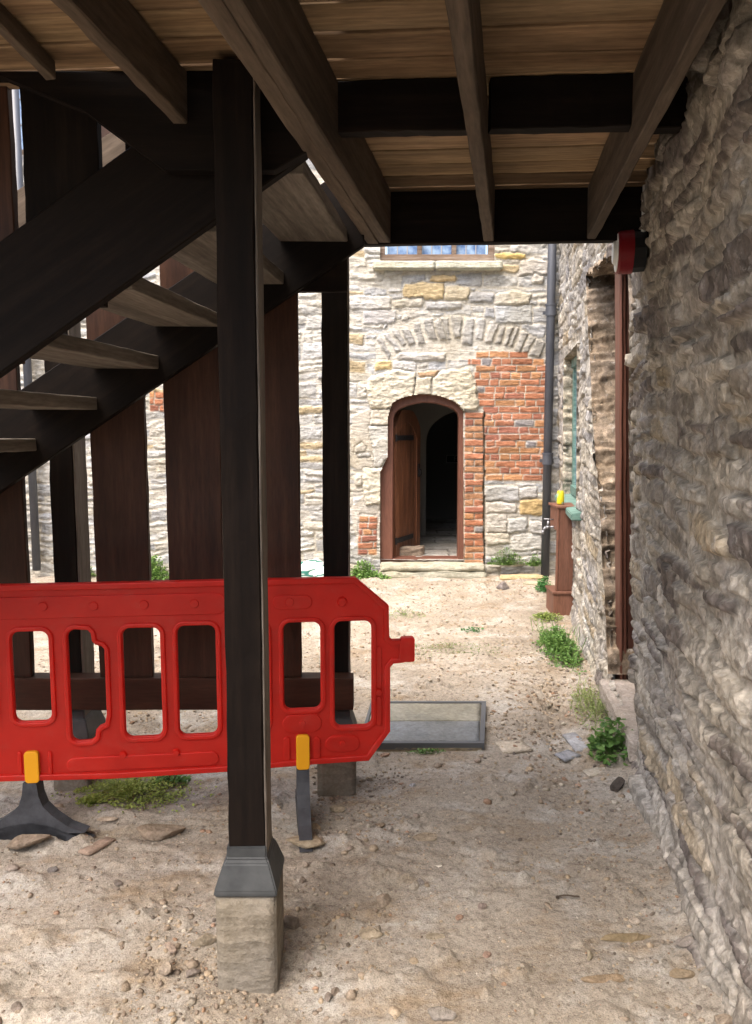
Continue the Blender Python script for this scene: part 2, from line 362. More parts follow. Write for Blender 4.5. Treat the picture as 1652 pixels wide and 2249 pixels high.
# plastered patch left of the door and dressed door surround
W.clearpoly([c5(*p) for p in [(60, 1120), (170, 1090), (240, 1100), (280, 1380), (230, 1500), (225, 1900), (80, 1960), (50, 1700), (120, 1640), (110, 1480), (40, 1450)]], col=(.46, .44, .40), height=.012)
S([(80, 1320), (120, 1290), (150, 1330), (140, 1360), (70, 1365)], col=(.48, .47, .45)); S([(85, 1370), (165, 1360), (170, 1390), (90, 1400)], col=(.42, .43, .44))
S([(158, 900), (190, 870), (330, 840), (455, 845), (458, 1060), (300, 1115), (165, 1080), (150, 980)], .05, (.52, .49, .41), rnd_=.03, amp=.02, gap=.001)
S([(456, 878), (556, 882), (548, 1010), (450, 1010)], .042, (.50, .47, .39), rnd_=.012, amp=.01, gap=.001)
S([(562, 895), (610, 845), (790, 825), (838, 930), (860, 1045), (845, 1092), (740, 1115), (556, 1070)], .05, (.53, .50, .42), rnd_=.03, amp=.02, gap=.001)
S([(455, 845), (610, 840), (575, 885), (470, 878)], .03, (.40, .28, .18))
S([(172, 1092), (300, 1088), (300, 1195), (172, 1190)], .04, (.51, .48, .42), amp=.014, gap=.001)
S([(160, 1195), (300, 1195), (300, 1390), (230, 1450), (190, 1450)], .035, (.47, .47, .45), amp=.014, gap=.001)
S([(120, 1460), (250, 1455), (240, 1690), (130, 1690), (118, 1560)], .04, (.55, .53, .46), amp=.018, gap=.001)
# brick infill
W.bricks([c5(*p) for p in [(832, 700), (1010, 700), (1015, 742), (1165, 742), (1168, 785), (1270, 785), (1292, 830), (1290, 1540), (893, 1540), (888, 1095), (858, 1085), (845, 985), (815, 830), (780, 822), (780, 785), (835, 785)]], pal_brick)
W.bricks([c5(*p) for p in [(762, 1094), (885, 1094), (885, 2075), (762, 2075)]], lambda rs: tuple(v * 1.0 for v in ((.37, .20, .115) if rs.rand() < .45 else pal_brick(rs))), h=.022, pier=True)
W.bricks([c5(*p) for p in [(100, 1745), (215, 1745), (212, 2010), (85, 2010)]], lambda rs: tuple(v * .95 for v in pal_brick(rs)), h=.02)
for (x, y) in [(0, 0)]:
    W.bricks([fw(*p) for p in [(329, 862), (362, 862), (362, 905), (329, 905)]], pal_brick, h=.02)
# long crack between the two brick panels
ck = [c5(*p) for p in [(884, 1100), (894, 1100), (894, 2110), (884, 2110)]]
mk = inside(W.U + W.WU * .6, W.V, np.array(ck)); W.H = np.where(mk, -0.05, W.H); W.C = np.where(mk[..., None], np.array((.2, .17, .13)), W.C)
DOOR_O = [c7(*p) for p in [(160, 1960), (163, 1500), (165, 960), (195, 900), (235, 820), (245, 560), (240, 400), (262, 320), (290, 240), (340, 208), (400, 185), (500, 158), (600, 145), (700, 150), (790, 165), (860, 190), (930, 220), (990, 260), (1040, 330), (1045, 800), (1050, 1960)]]
winA = [atY(835, 573, FY), atY(1085, 573, FY)]; WIN = (winA[0].x, winA[1].x, winA[0].z, winA[0].z + 1.15)
WIN2 = (-4.35, -3.55, 4.55, 5.75); WIN3 = (-4.35, -3.62, 3.62, 4.02)
holes = [DOOR_O] + [[(a, c), (b, c), (b, d), (a, d)] for (a, b, c, d) in (WIN, WIN2, WIN3)]
V = np.stack([W.U, FY - W.H, W.V], -1).reshape(-1, 3); Q = W.quads(holes)
farwall = empty('courtyard_wall', (0, FY, 0))
tag(farwall, 'tall pale rubble stone wall across the courtyard with red brick patch beside the doorway', 'wall')
link('stone_face', npmesh('stone_face', V, Q, W.C.reshape(-1, 3)), M_far, farwall, True)
def reveal(name, pts3, inward, matl, parent, col, closed=False, seed=5, st=0.013, amp=.012, layered=False):
    """stone lining swept from an outline along inward"""
    P = [Vector(p) for p in pts3]
    if closed: P.append(P[0])
    dense = []
    for a, b in zip(P[:-1], P[1:]):
        k = max(1, int((b - a).length / st)); dense += [a.lerp(b, i / k) for i in range(k)]
    dense.append(P[-1]); inward = Vector(inward); m = max(2, int(inward.length / st) + 1)
    ds = np.cumsum([0] + [(b - a).length for a, b in zip(dense[:-1], dense[1:])]); tt = np.linspace(0, inward.length, m)
    A, B = np.meshgrid(ds, tt, indexing='ij'); z = np.array([p.z for p in dense])[:, None] + 0 * B
    MM = None
    h = fbm(A * 9, B * 9, seed, 4) * amp * .7 + fbm(A * 30, B * 8, seed + 9, 3) * amp * .4
    lay = np.zeros_like(A)
    if layered:
        Mz = Masonry(tt, ds, seed, .006, tuple(v * 1.1 for v in col), .02)
        Mz.rubble(-.05, tt[-1] + .1, -.05, ds[-1] + .1, ch=(.06, .17), cw=(.3, .7), hts=(-.015, .045), amp=.022, rnd_=.018, gap=.004, tilt=.15, pal=lambda r: (lambda k: tuple(v * k for v in col))(r.uniform(.7, 1.25)))
        h = Mz.H; colm = Mz.C
    n = inward.normalized()
    Pn = []
    for i, p in enumerate(dense):
        t = (dense[min(i + 1, len(dense) - 1)] - dense[max(i - 1, 0)]).normalized(); Pn.append(t.cross(n).normalized())
    Vv = np.array([[dense[i] + n * tt[j] + Pn[i] * float(h[i, j] * min(1, 0.4 + j)) for j in range(m)] for i in range(len(dense))]).reshape(-1, 3)
    idx = np.arange(len(dense) * m).reshape(len(dense), m)
    q = np.stack([idx[:-1, :-1], idx[:-1, 1:], idx[1:, 1:], idx[1:, :-1]], -1).reshape(-1, 4)
    C = (np.array(col) * (1 + .12 * fbm(A * 12, B * 12, seed + 1, 3))[..., None]).reshape(-1, 3) if not layered else colm.reshape(-1, 3)
    return link(name, npmesh(name, Vv, q, C), matl, parent, True)
M_base = stone_mat('dressed_base_stone', .22, (2, 2, 2), 70)
reveal('door_reveal', [(x, FY + .012, z) for x, z in DOOR_O], (0, .14, 0), M_far, farwall, (.50, .45, .35), amp=.008)
# sill and window above the door
M_paint = wood_mat('flaking_brown_window_paint', (.10, .07, .05), (.17, .12, .09), (.30, .26, .22), .7, 1.0, .3)
M_redframe = wood_mat('red_brown_painted_timber', (0.105, 0.045, 0.030), (0.130, 0.055, 0.037), (0.155, 0.070, 0.048), .5, 1.0, .12, .35, .0008)
M_doorframe = wood_mat('deep_brown_paint', (0.050, 0.021, 0.015), (0.062, 0.026, 0.018), (0.075, 0.032, 0.023), .5, .6, .1, .3, .0005)
M_brown = wood_mat('dull_brown_painted_board', (0.125, 0.058, 0.038), (0.150, 0.070, 0.047), (0.175, 0.086, 0.060), .55, 1.0, .10, .3, .0008)
mg, ng, bgl = mat('leaded_glass', .12, (.16, .26, .42)); bgl.inputs['Specular IOR Level'].default_value = .9
tcg = N(ng, 'ShaderNodeTexCoord'); ng.links.new(ramp(ng, noise(ng, tcg.outputs['Object'], 9, 3), [(.35, (.07, .14, .30)), (.62, (.26, .38, .55))]), bgl.inputs['Base Color']); bump(ng, bgl, noise(ng, tcg.outputs['Object'], 14, 2), .35, .01)
M_glass = mg
M_lead, _, bl = mat('lead_came', .5, (.30, .30, .31))
def window(a, b, c, d, lights, parent, label, panes=(2, 3)):
    wr = empty('casement_window', ((a + b) / 2, FY + .09, c)); tag(wr, label, 'window')
    bm = bmesh.new(); t = .055; y = FY + .07
    for (x0, x1, z0, z1) in [(a - .01, b + .01, c - .005, c + .075), (a - .01, b + .01, d - t, d + .01), (a - .01, a + t, c + .075, d - t), (b - t, b + .01, c + .075, d - t)]:
        bbox(bm, ((x0 + x1) / 2, y, (z0 + z1) / 2), (x1 - x0, .10, z1 - z0), bev=.006)
    bmobj('frame', bm, M_paint, wr)
    span = (b - a - 2 * t) / lights
    for i in range(1, lights):
        bm = bmesh.new(); bbox(bm, (a + t + span * i, y, (c + d) / 2 + .012), (.05, .09, d - c - t - .078), bev=.006); bmobj('mullion', bm, M_paint, wr)
    for i in range(lights):
        x0 = a + t + span * i + .026; x1 = a + t + span * (i + 1) - .026; z0 = c + .08; z1 = d - t - .005
        bm = bmesh.new(); bbox(bm, ((x0 + x1) / 2, FY + .085, (z0 + z1) / 2), (x1 - x0, .006, z1 - z0)); gp = bmobj('pane', bm, M_glass, wr)
        bm = bmesh.new()
        for k in range(1, panes[0]): bbox(bm, (x0 + (x1 - x0) * k / panes[0], FY + .079, (z0 + z1) / 2), (.011, .008, z1 - z0))
        for k in range(1, panes[1]): bbox(bm, ((x0 + x1) / 2, FY + .076, z0 + (z1 - z0) * k / panes[1]), (x1 - x0, .008, .011))
        bmobj('lead_came', bm, M_lead, gp)
    return wr
window(*WIN, 3, farwall, 'brown mullioned window with bluish leaded panes above the doorway', (3, 5))
window(*WIN2, 2, farwall, 'high window with blue panes glimpsed between the dark boards, upper of two', (2, 4))
window(*WIN3, 2, farwall, 'low window with blue panes glimpsed between the dark boards, lower of two', (2, 2))
def slab(name, corners, h, matl, parent, col, seed=1, amp=.006, n=14, m=5):
    """rough stone block on 4 bottom corners (front-left, front-right, back-right, back-left)"""
    bm = bmesh.new(); c = [Vector(p) for p in corners]
    vs_ = [bm.verts.new(p) for p in c] + [bm.verts.new(p + Vector((0, 0, h))) for p in c]
    for f in ((3, 2, 1, 0), (4, 5, 6, 7), (0, 1, 5, 4), (1, 2, 6, 5), (2, 3, 7, 6), (3, 0, 4, 7)): bm.faces.new([vs_[i] for i in f])
    bmesh.ops.bevel(bm, geom=list(bm.edges), offset=min(.012 if matl is not M_base else .005, h * .2), segments=2, affect='EDGES')
    L = max((c[1] - c[0]).length, .05)
    bmesh.ops.subdivide_edges(bm, edges=[e for e in bm.edges if e.calc_length() > L / 14], cuts=max(3, min(40, int(L / .03))), use_grid_fill=True)
    arr = np.array([v.co[:] for v in bm.verts]); nn = fbm(arr[:, 0] * 9 + arr[:, 1] * 7, arr[:, 2] * 22 + arr[:, 1] * 9, seed, 4); n2 = fbm(arr[:, 0] * 5, arr[:, 1] * 5 + arr[:, 2], seed + 7, 3)
    for v, a, b_ in zip(bm.verts, nn, n2): v.co += Vector((b_ * amp * .6, a * amp, b_ * amp * .7))
    me = bpy.data.meshes.new(name); bmesh.ops.recalc_face_normals(bm, faces=bm.faces); bm.to_mesh(me); bm.free()
    at = me.attributes.new('Col', 'FLOAT_COLOR', 'POINT'); cc = np.ones((len(me.vertices), 4), np.float32); cc[:, :3] = np.array(col) * (1 + .15 * nn[:, None]); at.data.foreach_set('color', cc.ravel())
    return link(name, me, matl, parent, True)
a, b = atY(820, 590, FY - .12), atY(1105, 590, FY - .12); m_ = (a.x + b.x) / 2 - .03
for (x0, x1) in ((a.x, m_), (m_ + .004, b.x)): slab('window_sill', [(x0, FY - .12, a.z), (x1, FY - .12, a.z), (x1, FY + .05, a.z), (x0, FY + .05, a.z)], .085, M_far, farwall, (.50, .51, .44), amp=.003)
a = c5(222, 2140); b = c5(887, 2140); t1 = c5(222, 2095)[1]; t2 = c5(222, 2052)[1]
ds = empty('doorstep', ((a[0] + b[0]) / 2, FY - .15, a[1])); tag(ds, 'two worn flat stone slabs forming the step beneath the open door', 'doorstep')
slab('step_slab', [(a[0], FY - .24, a[1] - .02), (b[0], FY - .24, a[1] - .02), (b[0], FY + .1, a[1] - .02), (a[0], FY + .1, a[1] - .02)], t1 - a[1] + .018, M_far, ds, (.33, .325, .27), 3, .03)
slab('step_slab', [(a[0] + .02, FY - .20, t1), (b[0] - .01, FY - .20, t1), (b[0] - .01, FY + .14, t1), (a[0] + .02, FY + .14, t1)], t2 - t1, M_far, ds, (.37, .36, .30), 4, .03)

# ---- door frame, leaf, passage behind
inner = [c7(*p) for p in [(300, 1925), (305, 400), (330, 330), (390, 295), (450, 270), (540, 248), (630, 235), (720, 240), (800, 255), (880, 280), (925, 298), (960, 320), (997, 370), (985, 1925)]]
outer = [c7(*p) for p in [(150, 1930), (150, 960), (180, 900), (222, 815), (233, 560), (228, 390), (250, 310), (280, 225), (335, 195), (400, 172), (500, 145), (600, 132), (700, 137), (790, 152), (870, 178), (940, 208), (1000, 250), (1055, 325), (1058, 800), (1060, 1930)]]
dr = empty('door_frame', (outer[0][0], FY + .1, outer[0][1])); tag(dr, 'red-brown timber frame with flattened pointed arch set in the doorway', 'door frame')
def ring_mesh(out, inn, y0, y1, nm, matl, parent):
    def res(P, n, skip=True):
        P = [Vector((p[0], p[1])) for p in P]; L = [0]
        for a, b in zip(P[:-1], P[1:]): L.append(L[-1] + (b - a).length)
        o = []
        for i in range(n):
            t = L[-1] * i / (n - 1); k = 0
            while k < len(P) - 2 and L[k + 1] < t: k += 1
            f = (t - L[k]) / max(1e-9, L[k + 1] - L[k]); o.append(P[k].lerp(P[k + 1], f))
        return o
    n = 70; O = res(out, n); I = res(inn, n); bm = bmesh.new(); R_ = []
    for o, i in zip(O, I):
        ii = i + (o - i).normalized() * .012
        R_.append([bm.verts.new(v) for v in ((o.x, y1, o.y), (o.x, y0, o.y), (ii.x, y0, ii.y), (i.x, y0 + .014, i.y), (i.x, y1, i.y))])
    for a, b in zip(R_[:-1], R_[1:]):
        for k in range(4): bm.faces.new((a[k], a[k + 1], b[k + 1], b[k]))
        bm.faces.new((a[4], a[0], b[0], b[4]))
    bm.faces.new(R_[0]); bm.faces.new(R_[-1][::-1])
    Mt = Matrix.Translation((out[0][0], y0, 1)) @ Matrix.Rotation(R(-90), 4, 'Y'); bm.transform(Mt.inverted())
    return bmobj(nm, bm, matl, parent, False, Mt)
ring_mesh(outer, inner, FY + .045, FY + .16, 'frame', M_redframe, dr)
zt = inner[0][1]
bm = bmesh.new(); bbox(bm, ((outer[0][0] + outer[-1][0]) / 2, FY + .15, t2 + .005), (outer[-1][0] - outer[0][0], .2, .05), bev=.008); bmobj('threshold', bm, M_redframe, dr)
# door leaf
H0 = Vector((inner[0][0] + .03, FY + .17, zt + .02)); ang = R(65); dv = Vector((math.cos(ang), math.sin(ang), 0)); nv = Vector((math.sin(ang), -math.cos(ang), 0))
leafw = .74; dl = empty('arched_door', H0); tag(dl, 'arched plank door leaf standing open into the dark passage', 'door')
M_doorw = wood_mat('varnished_plank_door', (0.12, 0.050, 0.026), (0.17, 0.070, 0.036), (0.26, 0.115, 0.062), .45, 1.3, .3, .5, .002)
topz = inner[3][1] - zt - .03
def arch(s): return topz - .22 * max(0, (s - .42) / .32) ** 2 * 1.0 - .20 * max(0, (.20 - s) / .20) ** 2
Ml = Matrix((dv, -nv, Vector((0, 0, 1)))).transposed().to_4x4(); Ml.translation = H0
Mr = Matrix.Rotation(R(-90), 4, 'Y')
def leafpart(nm, s0, s1, z0f, z1f, d0, d1, matl, parent, k=1):
    bm = bmesh.new(); prev = None
    for i in range(k + 1):
        s = s0 + (s1 - s0) * i / k
        q = [bm.verts.new(v) for v in ((s, d0, z0f(s)), (s, d1, z0f(s)), (s, d1, z1f(s)), (s, d0, z1f(s)))]
        if prev:
            for j in range(4): bm.faces.new((prev[j], prev[(j + 1) % 4], q[(j + 1) % 4], q[j]))
        else: bm.faces.new(q)
        prev = q
    bm.faces.new(prev[::-1]); bm.transform(Mr.inverted()); return bmobj(nm, bm, matl, parent, False, Ml @ Mr)
# planks with grooves, stiles and arched rail standing proud
for i in range(7):
    s0 = .05 + i * (leafw - .10) / 7; s1 = s0 + (leafw - .10) / 7 - .010
    leafpart('plank', s0, s1, lambda s: .01, lambda s: arch(s) - .06, .006, .040, M_doorw, dl, 3)
leafpart('back_board', .03, leafw - .03, lambda s: .012, lambda s: arch(s) - .065, .016, .034, M_doorw, dl, 12)
leafpart('stile', 0, .07, lambda s: 0, lambda s: arch(s), -.006, .046, M_doorw, dl, 3)
leafpart('stile', leafw - .11, leafw, lambda s: 0, lambda s: arch(s), -.006, .046, M_doorw, dl, 5)
leafpart('top_rail', .07, leafw - .11, lambda s: arch(s) - .13 - .10 * abs(s - .33) / .3, lambda s: arch(s), -.005, .045, M_doorw, dl, 14)
M_iron, _, _ = mat('black_iron', .5, (.02, .02, .022))
for zz in (1.38, .20):
    bm = bmesh.new(); bbox(bm, (.24, -.014, zz), (.50, .012, .058), bev=.003); 
    for s in (.08, .2, .33, .46): bcyl(bm, (s, -.02, zz), (s, -.026, zz), .010, .006, 10)
    bcyl(bm, (-.012, -.01, zz - .04), (-.012, -.01, zz + .04), .012); bmobj('strap_hinge', bm, M_iron, dl, False, Ml)
bm = bmesh.new(); bbox(bm, (leafw - .06, -.010, .98), (.045, .008, .16), bev=.002)
g = [(leafw - .06 + .030 * math.cos(t), -.030, .955 + .038 * math.sin(t)) for t in np.linspace(0, 2 * math.pi, 17)]
for p, q in zip(g[:-1], g[1:]): bcyl(bm, p, q, .006, None, 8)
bcyl(bm, (leafw - .06, -.012, .99), (leafw - .06, -.034, .99), .010); bmobj('ring_handle', bm, M_iron, dl, False, Ml)
# plain rooms behind
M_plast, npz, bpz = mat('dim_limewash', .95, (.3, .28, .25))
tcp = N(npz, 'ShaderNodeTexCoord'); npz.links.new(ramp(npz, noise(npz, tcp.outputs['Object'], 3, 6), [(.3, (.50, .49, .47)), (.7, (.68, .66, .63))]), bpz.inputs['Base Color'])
rm = empty('passage', (.6, 10, 0)); tag(rm, 'dark plastered passage seen through the open door', 'passage')
bm = bmesh.new(); x0, x1, y0, y1, z0, z1 = -.9, 2.6, FY + .17, 13.2, .0, 2.5
def quad(bm, *ps): bm.faces.new([bm.verts.new(p) for p in ps])
quad(bm, (x0, y0, z0), (x0, y1, z0), (x0, y1, z1), (x0, y0, z1)); quad(bm, (x1, y0, z0), (x1, y1, z0), (x1, y1, z1), (x1, y0, z1))
quad(bm, (x0, y0, z1), (x1, y0, z1), (x1, y1, z1), (x0, y1, z1))
for (qa, qb) in (((x0, inner[1][0] - .1)), ((inner[-2][0] + .1, x1))): quad(bm, (qa, y0, z0), (qb, y0, z0), (qb, y0, z1), (qa, y0, z1))
quad(bm, (x0, y0, inner[6][1] + .1), (x1, y0, inner[6][1] + .1), (x1, y0, z1), (x0, y0, z1))
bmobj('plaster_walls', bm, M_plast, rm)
M_dim, _, _ = mat('shaded_end_wall', .95, (.10, .098, .092)); bm = bmesh.new(); quad(bm, (x0, y1, z0), (x1, y1, z0), (x1, y1, z1), (x0, y1, z1)); bmobj('end_wall', bm, M_dim, rm)  # end wall darkened in colour so the back room reads as unlit
# cross wall with an arch inside the passage
AY = 10.6; cx_ = 1.27; rA = .58; zA = 1.48; bm = bmesh.new(); pts = [(x0, z0), (cx_ - rA, z0)] + [(cx_ - rA * math.cos(t), zA + .42 * math.sin(t)) for t in np.linspace(0, math.pi, 25)] + [(cx_ + rA, z0), (x1, z0), (x1, z1), (x0, z1)]
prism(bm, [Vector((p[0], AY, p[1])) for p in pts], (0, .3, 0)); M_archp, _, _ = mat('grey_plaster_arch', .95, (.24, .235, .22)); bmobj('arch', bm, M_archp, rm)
# stone flags on the passage floor
rs = np.random.RandomState(5); us2 = np.arange(-.9, 2.6, .02); vs2 = np.arange(FY + .02, 12.5, .02); Fm = Masonry(us2, vs2, 55, .003, (.13, .12, .11), .012)
Fm.rubble(-.9, 2.6, FY, 12.5, ch=(.2, .34), cw=(.35, .75), hts=(.008, .016), pal=lambda r: (lambda q: (q, q * .98, q * .95))(r.uniform(.26, .36)), amp=.003, gap=.006)
zf = t2 + .01
link('flagstones', npmesh('flagstones', np.stack([Fm.U, Fm.V, zf + Fm.H], -1).reshape(-1, 3), Fm.quads(), Fm.C.reshape(-1, 3)), M_far, rm, True)
# notice in the passage
sg = empty('fire_notice', (0, 0, 0)); p = atY(1009, 1008, y1 - .03); sg.location = p
tag(sg, 'small dim notice reading FIRE on the dark passage wall', 'sign')
M_sign, _, _ = mat('notice_dark', .8, (.015, .015, .015)); M_signw, _, _ = mat('notice_letters', .6, (.30, .30, .30))
bm = bmesh.new(); bbox(bm, p, (.45, .012, .14)); bmobj('plate', bm, M_sign, sg)
bm = bmesh.new()
for (cx, cz, sx, sz) in ((0, .063, .45, .010), (0, -.063, .45, .010), (-.22, 0, .010, .115), (.22, 0, .010, .115)): bbox(bm, p + Vector((cx, -.009, cz)), (sx, .004, sz))
bmobj('border', bm, M_signw, sg)
def text(txt, size, M, matl, parent, nm='lettering', ext=.001):
    cu = bpy.data.curves.new('t', 'FONT'); cu.body = txt; cu.size = size; cu.extrude = ext; cu.align_x = 'CENTER'; cu.align_y = 'CENTER'
    o = bpy.data.objects.new('t', cu); COL.objects.link(o); dg = bpy.context.evaluated_depsgraph_get(); me = bpy.data.meshes.new_from_object(o.evaluated_get(dg)); me.materials.clear()
    bpy.data.objects.remove(o); return link(nm, me, matl, parent, False, M)
text('FIRE', .11, Matrix.Translation(p + Vector((0, -.009, 0))) @ Matrix.Rotation(R(90), 4, 'X'), M_signw, sg)
# wedge stone holding the door
def rock(name, loc, size, seed, matl, flat=.6, rot=0, sub=2, col=(.3, .27, .23), parent=None, sharp=.25):
    bm = bmesh.new(); bmesh.ops.create_icosphere(bm, subdivisions=sub, radius=1); rr = random.Random(seed)
    cuts = [(Vector((rr.gauss(0, 1), rr.gauss(0, 1), rr.gauss(0, 1))).normalized(), rr.uniform(.45, .85)) for _ in range(9)]
    for v in bm.verts:
        c = v.co.copy()
        for n_, d_ in cuts:
            k = c.dot(n_) - d_
            if k > 0: c -= n_ * k * .92
        c *= 1 + rr.uniform(-.04, .04); v.co = Vector((c.x * size[0], c.y * size[1], c.z * size[2]))
    me = bpy.data.meshes.new(name); bm.to_mesh(me); bm.free()
    at = me.attributes.new('Col', 'FLOAT_COLOR', 'POINT'); cc = np.ones((len(me.vertices), 4), np.float32); cc[:, :3] = np.array(col) * np.array([[rr.uniform(.85, 1.15)] for _ in me.vertices]); at.data.foreach_set('color', cc.ravel())
    return link(name, me, matl, parent, False, Matrix.Translation(loc) @ Matrix.Rotation(rot, 4, 'Z'))
M_rock = stone_mat('loose_rock', .3, (6, 6, 9), 90)
p = H0 + dv * .25 + nv * .10; bm = bmesh.new()
bw = empty('door_wedge', p); tag(bw, 'grey stone block propping the open door at its foot', 'door stop')
slab('block', [p + Vector((-.17, -.07, -.01)), p + Vector((.13, -.02, -.01)), p + Vector((.16, .10, -.01)), p + Vector((-.12, .06, -.01))], .12, M_rock, bw, (.30, .24, .19), amp=.015)

# ---- drainpipes
M_pipe, npi, bpi = mat('grey_blue_pipe', .45, (.055, .062, .080)); bpi.inputs['Specular IOR Level'].default_value = .5
tcq = N(npi, 'ShaderNodeTexCoord'); npi.links.new(ramp(npi, noise(npi, tcq.outputs['Object'], 7, 6, .7, (1, 1, .3)), [(.3, (.042, .048, .062)), (.72, (.085, .092, .11))]), bpi.inputs['Base Color'])
def pipe(xy_top, xy_bot, ztop, zbot, r, collars, label):
    o = empty('drainpipe', (xy_bot[0], xy_bot[1], zbot)); tag(o, label, 'drainpipe')
    a = Vector((*xy_top, ztop)); b = Vector((*xy_bot, zbot)); bm = bmesh.new(); bcyl(bm, b, a, r, None, 24); bmobj('pipe', bm, M_pipe, o, True)
    for z in collars:
        c = b.lerp(a, (z - zbot) / (ztop - zbot)); bm = bmesh.new(); bcyl(bm, c - Vector((0, 0, .06)), c + Vector((0, 0, .05)), r * 1.22, None, 24); bcyl(bm, c + Vector((0, 0, .05)), c + Vector((0, 0, .068)), r * 1.34, None, 24)
        bbox(bm, c + Vector((0, r * 1.1, -.02)), (r * 3.3, .02, .035)); bmobj('collar', bm, M_pipe, o)
    return o
pt = atY(1212, 545, 8.50); pb = atY(1197, 1265, 8.48); rp = 16 / 1690 * 8.5 / 2 + .006
pipe((pt.x, 8.50), (pb.x, 8.48), 3.42 + 3, pb.z, rp, [atY(1210, 682, 8.5).z, atY(1207, 1008, 8.5).z, 4.6], 'dark grey drainpipe with two collars beside the brick patch in the corner')
pt = atY(61, 795, 8.50); pb = atY(81, 1252, 8.48)
pipe((pt.x, 8.50), (pb.x, 8.48), 6.4, pb.z, .044, [atY(66, 998, 8.5).z, 3.6], 'dark grey drainpipe glimpsed through the gaps of the left boards')

# ================================================================== RIGHT WALL
def pal_near(rs):
    t = rs.rand(); k = rs.uniform(.8, 1.15)
    if t < .06: c = (0.37, 0.315, 0.235)
    elif t < .40: c = (0.38, 0.355, 0.315)
    elif t < .72: c = (0.285, 0.262, 0.235)
    else: c = (0.165, 0.145, 0.135)
    return tuple(v * k for v in c)
us = spaced([(-2.6, 1.0, .06), (1.0, 4.4, .0075), (4.4, 4.75, .0095), (4.75, 8.72, .0125)]); vs = spaced([(-.3, 3.0, .0092), (3.0, 3.45, .0115), (3.45, 7.2, .06)])
Wr = Masonry(us, vs, 21, 0.010, (0.41, 0.385, 0.345), 0.022, .04)
def ridged(u, v, sd, o=4): return (1 - 2.2 * np.abs(fbm(u, v, sd, o, .6))) - .45
Wr.rough = ridged(Wr.U * 14, Wr.V * 12, 701, 4); Wr.rough3 = ridged(Wr.U * 6, Wr.V * 7, 711, 4); Wr.rough2 = ridged(Wr.U * 34, Wr.V * 26, 721, 3) * 1.6
Wr.rubble(-2.8, 5.0, -.3, 3.5, pal=pal_near, hts=(.003, .021), amp=.0145, rnd_=.010, ch=(.045, .135), cw=(.18, .55), gap=.0065, skew=.026, tilt=.12)
Wr.rubble(5.0, 8.9, -.3, 3.5, pal=lambda r: tuple(.5 * a + .5 * b for a, b in zip(pal_far(r), pal_near(r))), hts=(.0, .014), amp=.013, rnd_=.012, ch=(.06, .18), cw=(.25, .8), gap=.003, tilt=.06)
Wr.rubble(-2.8, 8.9, 3.5, 7.3, pal=pal_far, ch=(.14, .24), cw=(.3, .5), rnd_=.05)
# bits of pale grey pointing smeared over the joints of the near face
sm = np.clip(fbm(Wr.U * 2.2, Wr.V * 2.6, 401, 4) * 3.0 - .6, 0, 1)[..., None]; Wr.C = Wr.C * (1 - .45 * sm) + np.array((.40, .375, .335)) * .45 * sm; Wr.H = Wr.H * (1 - .35 * sm[..., 0]) + .012 * .35 * sm[..., 0]
lowd = np.clip((.35 - Wr.V) / .35, 0, 1); Wr.H += .05 * lowd ** 2
# openings: outlines measured on the wall face (Y, z)
def wo(x, y): p = onwall(x, y); return (p.y, p.z)
OP = [wo(1407, 1640), wo(1398, 1500), wo(1392, 1300), wo(1388, 1100), wo(1384, 940), wo(1386, 800), wo(1385, 700), wo(1384, 600), wo(1392, 560), wo(1350, 562), wo(1296, 606), wo(1300, 700), wo(1306, 800), wo(1310, 900), wo(1318, 1000), wo(1328, 1110), wo(1335, 1250), wo(1343, 1380), wo(1346, 1480)]
OP = [(y, z) for y, z in OP]
wf = wo(1240, 1050)[0]; wn = 6.48; wz0 = .97; wz1 = wo(1241, 790)[1]
OW = [(wn, wz0), (wf, wz0), (wf, wz1), (wn, wz1)]
Y2 = Wr.U + 0; X2 = 0.726 + SL * Y2 - lean(Y2) * np.minimum(Wr.V, 3.6)
nl = math.hypot(1, SL); hh = Wr.H + Wr.big
V = np.stack([X2 - hh / nl, Y2 + hh * SL / nl, Wr.V], -1).reshape(-1, 3)
# keep outline of the hole slightly ragged
Qr = Wr.quads([OP, OW])
rw = empty('side_wall', (wallX(3, 0), 3, 0)); tag(rw, 'rough rubble stone wall along the right side running back to the corner', 'wall')
link('stone_face', npmesh('stone_face', V, Qr, Wr.C.reshape(-1, 3)), M_near, rw, False)
inw = Vector((1, -SL, 0)).normalized()
def w3(yz, off=0.0): return Vector((wallX(*yz) + off, yz[0], yz[1]))
reveal('far_jamb', [w3(q, -.03) for q in OP[9:]][::-1], inw * .42, M_near, rw, (.25, .205, .16), seed=31, amp=.02, layered=True)
reveal('near_jamb', [w3(q, -.01) for q in OP[:9]][::-1], inw * .42, M_near, rw, (.25, .215, .18), seed=37, amp=.02, layered=True)
reveal('lintel', [w3(q, -.01) for q in OP[7:10]][::-1], inw * .42, M_near, rw, (.34, .28, .20), seed=38, amp=.01)
reveal('window_jamb', [w3((wf, wz1 - .0), -.02), w3((wf, wz0), -.02)], inw * .30, M_near, rw, (.40, .375, .32), seed=41, amp=.02, layered=True)
reveal('window_jamb', [w3((wn, wz0), -.02), w3((wn, wz1), -.02)], inw * .30, M_near, rw, (.36, .33, .28), seed=42, amp=.02, layered=True)
reveal('window_head', [w3((wn, wz1), -.02), w3((wf, wz1), -.02)], inw * .30, M_near, rw, (.36, .33, .28), seed=43, amp=.02)
